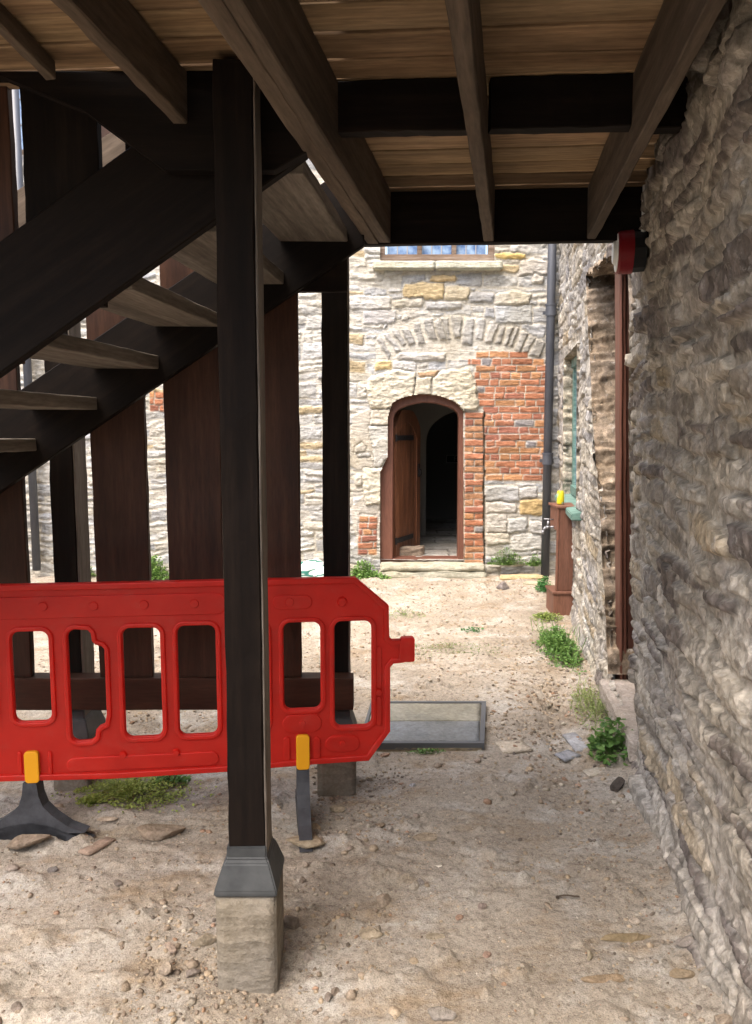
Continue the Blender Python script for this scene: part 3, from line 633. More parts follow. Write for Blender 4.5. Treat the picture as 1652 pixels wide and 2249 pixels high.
# sill slab of the near opening
s0 = wo(1407, 1640)[0] - .02; s1 = wo(1346, 1480)[0] + .02; zs = .155
rsill = slab('doorway_sill', [(wallX(s0, 0) - .055, s0, zs - .12), (wallX(s0, 0) + .4, s0 - .06, zs - .12), (wallX(s1, 0) + .4, s1 - .06, zs - .12), (wallX(s1, 0) - .085, s1, zs - .12)], .12, M_rock, rw, (.46, .41, .37), 8, .004)
# closed panelled door at the back of that opening, and the deep brown frame board standing in it
bk = empty('side_door', w3((4.9, .13), .38)); tag(bk, 'brown door recessed in the right wall behind the tall frame board', 'door')
bm = bmesh.new(); y0, y1 = 3.7, 5.95
a = Vector((wallX(y0, 0) + .36, y0, .1)); b = Vector((wallX(y1, 0) + .36, y1, .1))
prism(bm, [a, b, b + Vector((0, 0, 2.8)), a + Vector((0, 0, 2.8))], inw * .06); bmobj('leaf', bm, M_brown, bk)
for zc in (.5, 1.3, 2.0):
    bm = bmesh.new()
    for f0, f1 in ((.12, .45), (.55, .88)):
        pa = a.lerp(b, f0) + Vector((0, 0, zc)); pb = a.lerp(b, f1) + Vector((0, 0, zc)); prism(bm, [pa, pb, pb + Vector((0, 0, .5)), pa + Vector((0, 0, .5))], -inw * .015)
    bmobj('panel', bm, M_brown, bk)
fb = empty('door_post', onwall(1375, 1488, .04)); tag(fb, 'tall red-brown moulded frame board standing on the sill in the right wall', 'door post')
def vboard(nm, x0, x1, ytop, ybot, Y, dep, matl, parent, lean_=0.0, ch=.004):
    """upright board facing the yard entrance, x0..x1 are picture columns top/bottom pairs"""
    A0 = atY(x0[1], ybot, Y); A1 = atY(x1[1], ybot, Y); B0 = atY(x0[0], ytop, Y); B1 = atY(x1[0], ytop, Y); d = Vector((0, dep, 0))
    return box8(nm, [A0, A1, A1 + d, A0 + d, B0, B1, B1 + d, B0 + d], matl, parent, ch=ch, n=14)
vboard('moulding', (1362, 1362), (1368, 1369), 590, 1514, 4.47, .10, M_redframe, fb, ch=.006)
vboard('moulding', (1368.6, 1369.6), (1376, 1377), 590, 1514, 4.485, .08, M_redframe, fb, ch=.005)
vboard('board', (1376.6, 1377.6), (1470, 1470), 590, 1516, 4.50, .035, M_doorframe, fb)
# green window
M_green = wood_mat('faded_green_paint', (.07, .14, .12), (.12, .22, .19), (.28, .36, .33), .6, 1.0, .15, .3, .001)
gw = empty('green_window', w3(((wn + wf) / 2, wz0), .1)); tag(gw, 'green painted window set in the right wall above the drinks can', 'window')
bm = bmesh.new()
def wallbox(bm, y0, y1, z0, z1, o0, o1, bev=.004):
    a = Vector((wallX(y0, z0) + o0, y0, z0)); b = Vector((wallX(y1, z0) + o0, y1, z0)); q = [a, b, b + inw * (o1 - o0), a + inw * (o1 - o0)]
    vs_ = [bm.verts.new(v) for v in q] + [bm.verts.new(Vector((wallX(v.y, z1) - wallX(v.y, z0) + v.x, v.y, z1))) for v in q]
    for f in ((3, 2, 1, 0), (4, 5, 6, 7), (0, 1, 5, 4), (1, 2, 6, 5), (2, 3, 7, 6), (3, 0, 4, 7)): bm.faces.new([vs_[i] for i in f])
wallbox(bm, wf - .17, wf - .015, wz0 + .03, wz1 - .02, .07, .15); wallbox(bm, wn + .01, wn + .08, wz0 + .03, wz1 - .02, .10, .17)
wallbox(bm, wn + .08, wf - .09, wz0 + .03, wz0 + .11, .052, .13); wallbox(bm, wn + .08, wf - .09, wz1 - .1, wz1 - .02, .052, .13); wallbox(bm, (wn + wf) / 2 - .03, (wn + wf) / 2 + .03, wz0 + .11, wz1 - .1, .06, .12)
bmobj('frame', bm, M_green, gw)
bm = bmesh.new(); wallbox(bm, wn + .05, wf - .05, wz0 + .06, wz1 - .05, .095, .10); bmobj('pane', bm, M_glass, gw)
bm = bmesh.new(); y0, y1 = 6.20, wf + .10
# window sill: slopes forward, thick nosing
zt_ = atY(1240, 1103, 7.6).z
zt_ = wz0 + .02
a = Vector((wallX(y0, 0) - .11, y0, zt_ - .085)); b = Vector((wallX(y1, 0) - .11, y1, zt_ - .085))
pts = [a, a + Vector((0, 0, .055)), a + Vector((.23, -.036, .09)), a + Vector((.23, -.036, 0))]; prism(bm, pts, b - a)
bmesh.ops.bevel(bm, geom=list(bm.edges), offset=.006, segments=2, affect='EDGES'); bmobj('window_sill', bm, M_green, gw)
# brown pipe boxing with the tap
bx = empty('pipe_boxing', atz(1232, 1350, 0)); tag(bx, 'brown boxed-in pipe casing on a plinth against the right wall below the can', 'pipe casing')
YB = 6.72; P0 = atz(1213, 1350, 0)
a = atY(1222, 1300, YB); b = atY(1249, 1300, YB); zt2 = atY(1230, 1117, YB).z
wx = 1.745
def ubox(nm, x0, x1, y0, y1, z0, z1, matl, parent, bev=.004):
    bm = bmesh.new(); bbox(bm, ((x0 + x1) / 2, (y0 + y1) / 2, (z0 + z1) / 2), (x1 - x0, y1 - y0, z1 - z0), bev=bev)
    Mt = Matrix.Translation(((x0 + x1) / 2, (y0 + y1) / 2, (z0 + z1) / 2)) @ Matrix.Rotation(R(-90), 4, 'Y'); bm.transform(Mt.inverted()); return bmobj(nm, bm, matl, parent, False, Mt)
zp = atY(1230, 1298, YB).z
ubox('front_board', a.x + .013, wx, YB, YB + .03, zp, zt2, M_brown, bx); ubox('edge_board', a.x - .006, a.x + .010, YB - .004, YB + .035, zp, zt2, M_brown, bx)
ubox('plinth', P0.x, wx, YB - .04, YB + .25, -.05, zp - .022, M_brown, bx); ubox('plinth_cap', P0.x - .012, wx, YB - .052, YB + .262, zp - .021, zp - .001, M_brown, bx)
ubox('upper_casing', a.x - .002, a.x + .02, YB + .036, 7.02, zt2 - .20, zt2 - .001, M_brown, bx); ubox('casing_lid', a.x - .016, 1.86, YB - .012, 7.05, zt2 + .001, zt2 + .022, M_brown, bx)
M_metal, _, bmt = mat('dull_tap_metal', .5, (.26, .27, .29)); bmt.inputs['Metallic'].default_value = .7
tp = atY(1205, 1148, 7.0); tap = empty('garden_tap', tp); tag(tap, 'grey metal garden tap poking out below the casing lid beside the drainpipe', 'tap')
bm = bmesh.new(); X_ = a.x - .006; zt3 = atY(1208, 1154, 7.0).z
bcyl(bm, (X_ + .02, 6.88, zt3), (X_ - .03, 6.88, zt3), .012); bcyl(bm, (X_ - .03, 6.88, zt3), (X_ - .065, 6.88, zt3 - .002), .019, .014)
bcyl(bm, (X_ - .065, 6.88, zt3), (X_ - .088, 6.88, zt3 - .03), .013, .012); bcyl(bm, (X_ - .088, 6.88, zt3 - .028), (X_ - .092, 6.88, zt3 - .065), .012, .013)
bmobj('spout', bm, M_metal, tap, True)
bm = bmesh.new(); bcyl(bm, (X_ - .045, 6.88, zt3 + .01), (X_ - .045, 6.88, zt3 + .055), .013, .010); bcyl(bm, (X_ - .085, 6.88, zt3 + .075), (X_ + .0, 6.88, zt3 + .068), .006); bcyl(bm, (X_ - .045, 6.88, zt3 + .05), (X_ - .045, 6.88, zt3 + .078), .006)
bmobj('handle', bm, M_metal, tap, True)
# drinks can
cb = atY(1231, 1105, 6.86); can = empty('drinks_can', (cb.x, 6.86, zt2 + .022)); tag(can, 'yellow drinks can standing on the brown casing lid next to the green sill', 'can')
M_can, nc, bc = mat('yellow_can', .3, (.75, .68, .02)); bc.inputs['Specular IOR Level'].default_value = .6
tcc = N(nc, 'ShaderNodeTexCoord'); nc.links.new(mixc(nc, ramp(nc, noise(nc, tcc.outputs['Object'], 22, 1), [(.60, (0, 0, 0)), (.63, (1, 1, 1))]), (.62, .54, .02), (.36, .48, .26)), bc.inputs['Base Color'])
bm = bmesh.new(); prof = [(.024, 0), (.031, .006), (.033, .012), (.033, .105), (.029, .116), (.0265, .122), (.0265, .124)]; rk = .98
zc = zt2 + .023; prev = None
for r_, z_ in prof:
    ring = [bm.verts.new((cb.x + r_ * rk * math.cos(t), 6.86 + r_ * rk * math.sin(t), zc + z_)) for t in np.linspace(0, 2 * math.pi, 28, endpoint=False)]
    if prev:
        for k in range(28): bm.faces.new((prev[k], prev[(k + 1) % 28], ring[(k + 1) % 28], ring[k]))
    else: bm.faces.new(ring[::-1])
    prev = ring
Mc = Matrix.Translation((cb.x, 6.86, zc)); bm.transform(Mc.inverted()); bmobj('can_body', bm, M_can, can, True, Mc)
bm = bmesh.new(); bcyl(bm, (cb.x, 6.86, zc + .119), (cb.x, 6.86, zc + .121), .0255, None, 24); bbox(bm, (cb.x, 6.86 - .008, zc + .1225), (.014, .022, .002)); bmobj('can_lid', bm, M_metal, can)
# alarm sounder under the deck edge
M_red, _, br_ = mat('red_plastic_gloss', .35, (.17, .008, .012)); M_blk, _, _ = mat('black_plastic', .5, (.012, .013, .014)); M_wht, _, _ = mat('pale_plastic', .4, (.62, .64, .62))
ac = atY(1390, 582, 3.62); zA_ = ac.z; Yb = 3.36; ax = Vector((-1, .20, 0)).normalized(); base = Vector((atY(1388, 582, Yb).x, Yb, zA_))
al = empty('fire_alarm_sounder', base); tag(al, 'round red alarm sounder with pale face fixed to the right wall under the deck beam', 'alarm sounder')
bm = bmesh.new(); bcyl(bm, base - ax * .05, base + ax * .0, .082, .085, 12); bmobj('back_box', bm, M_blk, al)
rB = 44 / 1690 * 3.42
bm = bmesh.new(); bcyl(bm, base + ax * .0005, base + ax * .054, rB, rB, 48); bcyl(bm, base + ax * .054, base + ax * .063, rB, rB * .93, 48); bmobj('red_body', bm, M_red, al, False)
bm = bmesh.new(); bcyl(bm, base + ax * .0632, base + ax * .067, rB * .90, rB * .88, 48); bcyl(bm, base + ax * .067, base + ax * .080, rB * .62, rB * .50, 40); bmobj('pale_face', bm, M_wht, al)
bm = bmesh.new(); q = base - ax * .03
for dy in (-.035, .02): bcyl(bm, q + Vector((0, dy, .07)), q + Vector((0.0, dy, .26)), .009, None, 10)
bmobj('conduit', bm, M_wht, al)

# ================================================================== TIMBER STAIR AND LANDING
st = empty('timber_stair_landing', atz(540, 2150, 0)); tag(st, 'dark timber outdoor staircase and boarded landing overhead carried on posts', 'staircase')
ZJ = 2.435; ZD = 2.655
# landing boards (two rectangles, boards run across)
M_deck = wood_mat('tan_deck_boards', (0.135, 0.085, 0.045), (0.26, 0.178, 0.10), (0.40, 0.29, 0.175), .75, 1.0, .45, .25, .004, (1.0, 26, 26), .42)
M_deck2 = wood_mat('brown_deck_boards', (0.10, 0.062, 0.035), (0.20, 0.13, 0.075), (0.32, 0.225, 0.135), .75, 1.0, .45, .25, .004, (1.0, 26, 26), .42)
dk = empty('deck', (0, 1, ZD)); dk.parent = st; dk.matrix_parent_inverse = world(st).inverted()
y = 1.15; i = 0; rd = random.Random(4)
while y < 3.44:
    wd = rd.choice([.10, .115, .14, .15, .15]); x1 = 0.726 + SL * (y + wd / 2) + .02; x0 = -2.6 if y < 2.30 else -.12 + .16 * (y - 3.3)
    if y + wd > 3.46: wd = 3.46 - y
    if 2.20 < y < 2.34: wd = 2.345 - y
    sk = -.073
    def yy(x, y_): return y_ + sk * x
    zj = ZD + rd.uniform(-.0015, .004)
    cs = [Vector((x0, yy(x0, y + .006), zj)), Vector((x0, yy(x0, y + wd - .006), zj)), Vector((x0, yy(x0, y + wd - .006), zj + .03)), Vector((x0, yy(x0, y + .006), zj + .03)),
          Vector((x1, yy(x1, y + .006), zj)), Vector((x1, yy(x1, y + wd - .006), zj)), Vector((x1, yy(x1, y + wd - .006), zj + .03)), Vector((x1, yy(x1, y + .006), zj + .03))]
    box8('deck_board', cs, M_deck if rd.random() < .6 else M_deck2, dk, n=24, wob=.0012, ch=.002)
    y += wd; i += 1
for (xa, xb, ya, yb) in ((-2.55, -.25, 1.2, 2.2), (-.1, .9, 1.2, 3.35)): timber('gap_light_blocker', (xa, ya - .073 * xa, ZD + .036), (xb, ya - .073 * xb, ZD + .036), (0, yb - ya, 0), (0, 0, .012), M_dark, dk, n=4)  # unseen dark sheets added to stop light leaking through the board gaps
def joist(x0n, x1n, yn, x0f, x1f, yf, zb, matl=M_joist, ext=1.05, nm='joist', zt=None):
    """bottom face given by its two edges at the near and far picture rows; carried back over the viewer"""
    zt = ZD - .003 if zt is None else zt
    a0 = atz(x0n, yn, zb); a1 = atz(x1n, yn, zb); b0 = atz(x0f, yf, zb); b1 = atz(x1f, yf, zb)
    d0 = (b0 - a0).normalized(); t = (a0.y - ext) / d0.y; wv = (b1 - b0); wv.y = 0; wv.z = 0; b1 = b0 + wv
    a0 = b0 - d0 * ((b0.y - ext) / d0.y); hv = Vector((0, 0, zt - zb))
    return timber(nm, a0, b0, wv, hv, matl, st, n=26)
joist(431, 470, 0, 807, 831.5, 535, ZJ); joist(471, 520, 0, 833, 858, 533, ZJ + .003)
joist(977, 1002, 0, 1063, 1085, 530, ZJ); joist(1556, 1600, 0, 1289, 1309, 525, ZJ)
joist(108, 155, 0, 381, 413, 271, atY(397, 271, 2.29).z, M_joist)
joist(-20, 22, 60, 100, 123, 175, ZD - .055, M_joist)
# cross members
def xbeam(pts_bottom, Y0, Y1, th, zt, nm, matl=M_dark, zb=None):
    (xa, ya), (xb, yb) = pts_bottom; A = atY(xa, ya, Y0); B = atY(xb, yb, Y1)
    if zb is not None: A.z = B.z = zb
    return timber(nm, A, B, (0, th, 0), (0, 0, zt - A.z), matl, st, n=20)
fb0 = atz(800, 537, ZJ + .001); fb1 = atz(1385, 527, ZJ + .001); e = (fb1 - fb0) / (fb1.x - fb0.x)
timber('edge_beam', fb0 - e * 1.1, fb1 + e * .12, (0, .05, 0), (0, 0, ZD - ZJ - .004), M_dark, st, n=20)
bb0 = atz(744, 290, ZD - .145); bb1 = atz(1395, 276, ZD - .145); e2 = (bb1 - bb0) / (bb1.x - bb0.x)
for (xa, xb, off) in ((bb0.x, bb0.x + .40, 0), (bb0.x + .44, .775, .0), (.79, 1.08, .02)):
    pa = bb0 + e2 * (xa - bb0.x); pb_ = bb0 + e2 * (xb - bb0.x)
    timber('blocking', pa + Vector((0, off, 0)), pb_ + Vector((0, off, 0)), (0, .05, 0), (0, 0, .143), M_dark, st, n=10)
# haunched cross beam at the near post
C1 = lambda x, y: atY(x * .5014, y * .5014, 2.29)
def shaped(nm, pts, dep, matl, parent):
    bm = bmesh.new(); prism(bm, pts, dep); bmesh.ops.bevel(bm, geom=list(bm.edges), offset=.003, segments=1, affect='EDGES')
    c = sum(pts, Vector()) / len(pts); Mt = Matrix.Translation(c); bm.transform(Mt.inverted()); return bmobj(nm, bm, matl, parent, False, Mt)
pz = [C1(-500, -180), C1(0, 200), C1(360, 472), C1(720, 745), C1(1200, 745), C1(1345, 664)]
top = ZD - .003
pz += [Vector((pz[-1].x, 2.29, top)), Vector((pz[0].x, 2.29, top))]; pz[0].z = min(pz[0].z, top - .02); pz = [p if p.z < top else Vector((p.x, p.y, top - .01)) for p in pz[:-2]] + pz[-2:]
shaped('haunched_beam', pz, (0, .045, 0), M_dark, st)
# stringers
def stringer(nm, bl, br, vert, Y, th, ext_l, cut_top=None):
    A = atY(*bl, Y); B = atY(*br, Y); s = (B.z - A.z) / (B.x - A.x); xl = A.x - ext_l; 
    pts = [Vector((xl, Y, A.z - s * ext_l)), B, Vector((B.x, Y, min(B.z + vert, 2.95))), Vector((xl, Y, A.z - s * ext_l + vert))]
    L = (pts[1] - pts[0]).length; X = (pts[1] - pts[0]).normalized(); Mt = Matrix((X, Vector((0, 1, 0)), X.cross(Vector((0, 1, 0))))).transposed().to_4x4(); Mt.translation = (pts[0] + pts[1]) / 2
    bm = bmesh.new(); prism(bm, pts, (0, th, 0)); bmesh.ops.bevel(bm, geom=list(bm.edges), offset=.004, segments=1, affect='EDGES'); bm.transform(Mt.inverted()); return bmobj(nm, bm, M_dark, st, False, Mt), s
_, sA = stringer('stringer', (0, 820), (676, 338), .372, 2.345, .045, 1.1)
_, sB = stringer('stringer', (0, 1080), (800, 538), .355, 3.24, .045, .9)
# treads: open, thick planks between the stringers
T0 = atY(763, 530, 3.235); T1 = atY(625, 627, 3.235); T2 = atY(80, 990, 3.235); n_ = 5
dx = (T2.x - T0.x) / n_; dz = (T2.z - T0.z) / n_
for k in range(-0, 9):
    x = T0.x + dx * k; z = T0.z + dz * k; x += .0
    timber('tread', (x - .375, 2.393, z), (x - .275, 3.236, z), (.275, 0, 0), (0, 0, .052), M_tread, st, n=12)
# post with grey metal shoe on stone base
M_shoe, nsh, bsh = mat('grey_lead_shoe', .55, (.04, .043, .045)); tcs = N(nsh, 'ShaderNodeTexCoord'); nsh.links.new(ramp(nsh, noise(nsh, tcs.outputs['Object'], 9, 5), [(.3, (.028, .031, .033)), (.7, (.07, .074, .075))]), bsh.inputs['Base Color']); bump(nsh, bsh, noise(nsh, tcs.outputs['Object'], 14, 3), .4, .008)
def post(xl, xr, y, ztop, zst, zg, flare, wst, dep=.115, edge=False, shoe=.12):
    p = empty('post', ((xl + xr) / 2, y + dep / 2, zg)); p.parent = st; p.matrix_parent_inverse = world(st).inverted()
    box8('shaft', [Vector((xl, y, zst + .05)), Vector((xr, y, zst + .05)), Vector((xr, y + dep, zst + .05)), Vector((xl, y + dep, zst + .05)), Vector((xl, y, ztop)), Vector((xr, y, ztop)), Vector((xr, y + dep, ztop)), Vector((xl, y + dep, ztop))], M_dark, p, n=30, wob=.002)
    tb = box8('lit_side_face', [Vector((xr + .001, y + .004, zst + .05)), Vector((xr + .007, y + .004, zst + .05)), Vector((xr + .007, y + dep - .004, zst + .05)), Vector((xr + .001, y + dep - .004, zst + .05)), Vector((xr + .001, y + .004, ztop)), Vector((xr + .007, y + .004, ztop)), Vector((xr + .007, y + dep - .004, ztop)), Vector((xr + .001, y + dep - .004, ztop))], M_litside, p, n=30, wob=.001, ch=.002)  # pale strip: light on the post's right side, put into colour
    bm = bmesh.new(); cx = (xl + xr) / 2; cy = y + dep / 2; hw = (xr - xl) / 2; hd = dep / 2; prev = None
    for (g, z) in ((flare + .004, zst - .012), (flare + .004, zst + .004), (.016, zst + shoe * .62), (.007, zst + shoe * .72), (.006, zst + shoe)):
        ring = [bm.verts.new((cx + sx * (hw + g), cy + sy * (hd + g), z)) for sx, sy in ((-1, -1), (1, -1), (1, 1), (-1, 1))]
        if prev:
            for k in range(4): bm.faces.new((prev[k], prev[(k + 1) % 4], ring[(k + 1) % 4], ring[k]))
        else: bm.faces.new(ring[::-1])
        prev = ring
    bm.faces.new(prev); bmesh.ops.bevel(bm, geom=list(bm.edges), offset=.004, segments=2, affect='EDGES')
    Mt = Matrix.Translation((cx, cy, zst)); bm.transform(Mt.inverted()); bmobj('metal_shoe', bm, M_shoe, p, False, Mt)
    g = flare
    for (z0_, z1_, nm_, gg) in ((zg - .1, zst - .012, 'stone_base', g),): slab(nm_, [(cx - hw - gg, cy - hd - gg, z0_), (cx + hw + gg, cy - hd - gg, z0_), (cx + hw + gg, cy + hd + gg, z0_), (cx - hw - gg, cy + hd + gg, z0_)], z1_ - z0_, M_base, p, (.235, .215, .185), 9, .0035)
M_base = stone_mat('dressed_base_stone', .22, (2, 2, 2), 70)
def pw(xl, xr, py, Y): return atY(xl, py, Y).x, atY(xr, py, Y).x
xl, xr = pw(487, 569, 1124, 2.17); 
post(xl, xr, 2.17, 2.628, atY(530, 1963, 2.13).z, 0, .036, .17, .112, shoe=.125)
xl, xr = pw(709, 764, 1124, 3.40); post(xl, xr, 3.40, 2.42, .25, -.04, .032, .17, .112)
xl, xr = pw(111, 163, 1100, 3.40); post(xl, xr, 3.40, 2.42, .25, -.04, .032, .17, .15)
# infill boards, rails
def ub(x0, x1, y, Y, zb, zt, nm='infill_board', th=.035, matl=M_board, lean_=0):
    a = atY(x0, y, Y).x; b = atY(x1, y, Y).x
    return box8(nm, [Vector((a, Y, zb)), Vector((b, Y, zb)), Vector((b, Y + th, zb)), Vector((a, Y + th, zb)), Vector((a + lean_, Y, zt)), Vector((b + lean_, Y, zt)), Vector((b + lean_, Y + th, zt)), Vector((a + lean_, Y + th, zt))], matl, st, n=20, wob=.002)
zr = atY(400, 1490, 3.31).z; zrb = atY(400, 1560, 3.31).z
a = atY(20, 1525, 3.31).x - 2.2; b = atY(776, 1525, 3.31).x
timber('bottom_rail', (a, 3.31, zrb), (b, 3.31, zrb), (0, .085, 0), (0, 0, zr - zrb), M_board, st, n=30)
for (x0, x1, y_) in ((-60, 58, 1240), (203, 322, 1080), (364, 486, 1050), (548, 657, 950)): ub(x0, x1, y_, 3.33, zr + .001, 2.9 if x0 < 500 else 2.36)
for k in range(1, 5): ub(-60 - 168 * k, 60 - 168 * k, 1240, 3.33, zr + .001, 2.9)
a = atY(560, 645, 3.345); b = atY(763, 645, 3.345); timber('top_rail', (a.x, 3.29, a.z), (b.x, 3.29, a.z), (0, .037, 0), (0, 0, .21), M_dark, st, n=10)
# near side balustrade boards and far handrail
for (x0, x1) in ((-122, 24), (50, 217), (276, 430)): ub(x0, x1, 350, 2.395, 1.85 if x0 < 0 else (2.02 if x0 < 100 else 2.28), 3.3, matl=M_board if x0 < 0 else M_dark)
for k in (1, 2): ub(-122 - 170 * k, 24 - 170 * k, 350, 2.395, 1.6 - .2 * k, 3.2)
A = atY(0, 440, 3.285); B = atY(275, 270, 3.285); s_ = (B.z - A.z) / (B.x - A.x)
timber('handrail', (A.x - .8, 3.288, A.z - s_ * .8 - .26), (B.x + .25, 3.288, B.z + s_ * .25 - .26), (0, .038, 0), (0, 0, .26), M_joist, st, n=14)

# ================================================================== BARRIER
ba = atY(-60, 1500, 2.94); bbp = atY(852, 1430, 3.12); Xb = (bbp - ba); Xb.z = 0; Lb = Xb.length; Xb.normalize(); Nb = Vector((0, 0, 1)).cross(Xb)   # Nb points to +Y side
def onbar(x, y):
    r = ray(x, y); n = Nb; o = Vector((0, 0, EYE)); t = (Vector((ba.x, ba.y, 0)) - o).dot(n) / r.dot(n); p = o + r * t; return ((p - Vector((ba.x, ba.y, 0))).dot(Xb), p.z)
Mb = Matrix((Xb, Vector((0, 0, 1)), Xb.cross(Vector((0, 0, 1))))).transposed().to_4x4(); Mb.translation = Vector((ba.x, ba.y, 0))   # local x along, y up, z towards the viewer
def rrect(x0, y0, x1, y1, r, n=6):
    q = []
    for (cx, cy, a0) in ((x1 - r, y1 - r, 0), (x0 + r, y1 - r, 90), (x0 + r, y0 + r, 180), (x1 - r, y0 + r, 270)):
        for i in range(n + 1): t = R(a0 + 90 * i / n); q.append((cx + r * math.cos(t), cy + r * math.sin(t)))
    return q
def curvemesh(loops, ext, bev, res=3):
    cu = bpy.data.curves.new('c', 'CURVE'); cu.dimensions = '2D'; cu.fill_mode = 'BOTH'; cu.extrude = ext; cu.bevel_depth = bev; cu.bevel_resolution = res
    for lp in loops:
        s = cu.splines.new('POLY'); s.points.add(len(lp) - 1); s.use_cyclic_u = True
        for p_, q in zip(s.points, lp): p_.co = (q[0], q[1], 0, 1)
    o = bpy.data.objects.new('c', cu); COL.objects.link(o); dg = bpy.context.evaluated_depsgraph_get(); me = bpy.data.meshes.new_from_object(o.evaluated_get(dg)); me.materials.clear(); bpy.data.objects.remove(o); return me
def flatring(loop, wd, ext, bev): 
    return loop
outl = [(-130, 1293), (0, 1287), (250, 1282), (495, 1276), (779, 1270), (850, 1330), (851, 1400), (860, 1408), (884, 1407), (884, 1450), (862, 1452), (853, 1462), (853, 1602), (808, 1664), (700, 1671), (500, 1688), (250, 1703), (0, 1709), (-130, 1716)]
outl = [onbar(*p) for p in outl]
holes_px = [(-100, 1390, -6, 1584), (23, 1385, 118, 1583), (147, 1380, 240, 1625), (267, 1377, 361, 1616), (387, 1372, 481, 1611), (507, 1369, 590, 1600), (620, 1365, 707, 1555), (732, 1362, 818, 1592)]
HR = []
for i, (x0, y0, x1, y1) in enumerate(holes_px):
    a = onbar(x0, y0); b = onbar(x1, y1); c_ = rrect(a[0], b[1], b[0], a[1], .033)
    if i == 2:   # hole with the two bitten corners
        w_ = b[0] - a[0]; c_ = rrect(a[0], b[1], b[0], a[1], .033); cc = []
        X1, Yt, Yb_ = b[0], a[1], b[1]; k = .045
        cc = [(X1, Yb_ + .11), (X1, Yt - .085), (X1 - .010, Yt - .072), (X1 - .035, Yt - .065), (X1 - .047, Yt - .050), (X1 - .050, Yt - .020), (X1 - .062, Yt - .004)]
        cc += [p for p in c_ if p[0] < a[0] + w_ * .5 and p[1] > (Yt + Yb_) / 2] + [p for p in c_ if p[0] < a[0] + w_ * .5 and p[1] < (Yt + Yb_) / 2]
        cc += [(X1 - .065, Yb_ + .002), (X1 - .048, Yb_ + .015), (X1 - .044, Yb_ + .045), (X1 - .03, Yb_ + .06), (X1 - .008, Yb_ + .068)]
        c_ = cc
    HR.append(c_)
def mirror_part(pts, ms): return pts
M_bar, nb, bbar = mat('red_barrier_plastic', .42, (.62, .012, .010)); bbar.inputs['Specular IOR Level'].default_value = .5
out = [x for x in nb.nodes if x.type == 'OUTPUT_MATERIAL'][0]; tr = N(nb, 'ShaderNodeBsdfTranslucent'); tr.inputs[0].default_value = (.95, .022, .012, 1); mx = N(nb, 'ShaderNodeMixShader'); mx.inputs[0].default_value = .55
tcb = N(nb, 'ShaderNodeTexCoord'); nb.links.new(ramp(nb, noise(nb, tcb.outputs['Object'], 5, 6, .7), [(.3, (.34, .010, .008)), (.7, (.48, .020, .016))]), bbar.inputs['Base Color']); bump(nb, bbar, noise(nb, tcb.outputs['Object'], 160, 2), .12, .002)
bc_ = mixc(nb, ramp(nb, noise(nb, tcb.outputs['Object'], 9, 9, .8, (1, 1.6, 1)), [(.54, (0, 0, 0)), (.75, (.38, .38, .38))]), ramp(nb, noise(nb, tcb.outputs['Object'], 5, 6, .7), [(.3, (.42, .020, .012)), (.7, (.58, .036, .022))]), (.46, .17, .13)); nb.links.new(bc_, bbar.inputs['Base Color'])
nb.links.new(bbar.outputs[0], mx.inputs[1]); nb.links.new(tr.outputs[0], mx.inputs[2]); nb.links.new(mx.outputs[0], out.inputs[0])
bar = empty('pedestrian_barrier', (ba.x + .7, ba.y, 0)); tag(bar, 'red plastic safety barrier with rounded cut-outs standing behind the near post', 'barrier')
link('panel', curvemesh([outl] + HR, .0035, .0045, 2), M_bar, bar, False, Mb)
def ringpart(nm, lp, wd, zoff, ext, bev):
    c = np.mean(lp, 0); P = np.array(lp); n = len(P); o = []
    for i in range(n):
        t = P[(i + 1) % n] - P[i - 1]; t = t / (np.hypot(*t) + 1e-9); nn = np.array([t[1], -t[0]]); o.append(tuple(P[i] + nn * wd))
    return o
# raised rims round every cut-out and round the outer edge
for i, c_ in enumerate(HR):
    ar = sum(c_[k][0] * c_[(k + 1) % len(c_)][1] - c_[(k + 1) % len(c_)][0] * c_[k][1] for k in range(len(c_)))
    o_ = ringpart('r', c_, .012 if ar > 0 else -.012, 0, 0, 0); i_ = ringpart('r', c_, .003 if ar > 0 else -.003, 0, 0, 0)
    link('cutout_rim', curvemesh([o_, i_], .014, .004, 2), M_bar, bar, False, Mb)
ar = sum(outl[k][0] * outl[(k + 1) % len(outl)][1] - outl[(k + 1) % len(outl)][0] * outl[k][1] for k in range(len(outl)))
sgn = 1 if ar > 0 else -1; o2 = ringpart('r', outl, -.014 * sgn, 0, 0, 0); o1 = ringpart('r', outl, .002 * sgn, 0, 0, 0)
link('edge_rim', curvemesh([o1, o2], .017, .004, 2), M_bar, bar, False, Mb)
# clip at the end
a = onbar(884, 1401); b = onbar(908, 1449); link('end_clip', curvemesh([rrect(a[0] - .004, b[1], b[0], a[1], .006)], .018, .003), M_bar, bar, False, Mb)
# pressed ribs, capsules and studs
def capsule(x0, y0, x1, y1, z, nm='rib', ext=.004):
    a = onbar(x0, y0); b = onbar(x1, y1); r_ = min(abs(a[1] - b[1]), abs(b[0] - a[0])) * .499
    link(nm, curvemesh([rrect(min(a[0], b[0]), min(a[1], b[1]), max(a[0], b[0]), max(a[1], b[1]), r_)], ext, .003), M_bar, bar, False, Mb @ Matrix.Translation((0, 0, z)))
capsule(-120, 1316, 497, 1345, .008); capsule(600, 1309, 684, 1334, .008); capsule(622, 1570, 705, 1603, .008); capsule(716, 1616, 788, 1645, .008)
for (x0, x1) in ((42, 50), (108, 116), (624, 636), (690, 702)): capsule(x0, 1618 if x0 > 300 else 1650, x1, 1668 if x0 > 300 else 1698, .008, 'rib')
capsule(828, 1420, 836, 1508, .008); capsule(828, 1530, 836, 1590, .008); capsule(150, 1664, 480, 1676, .007)
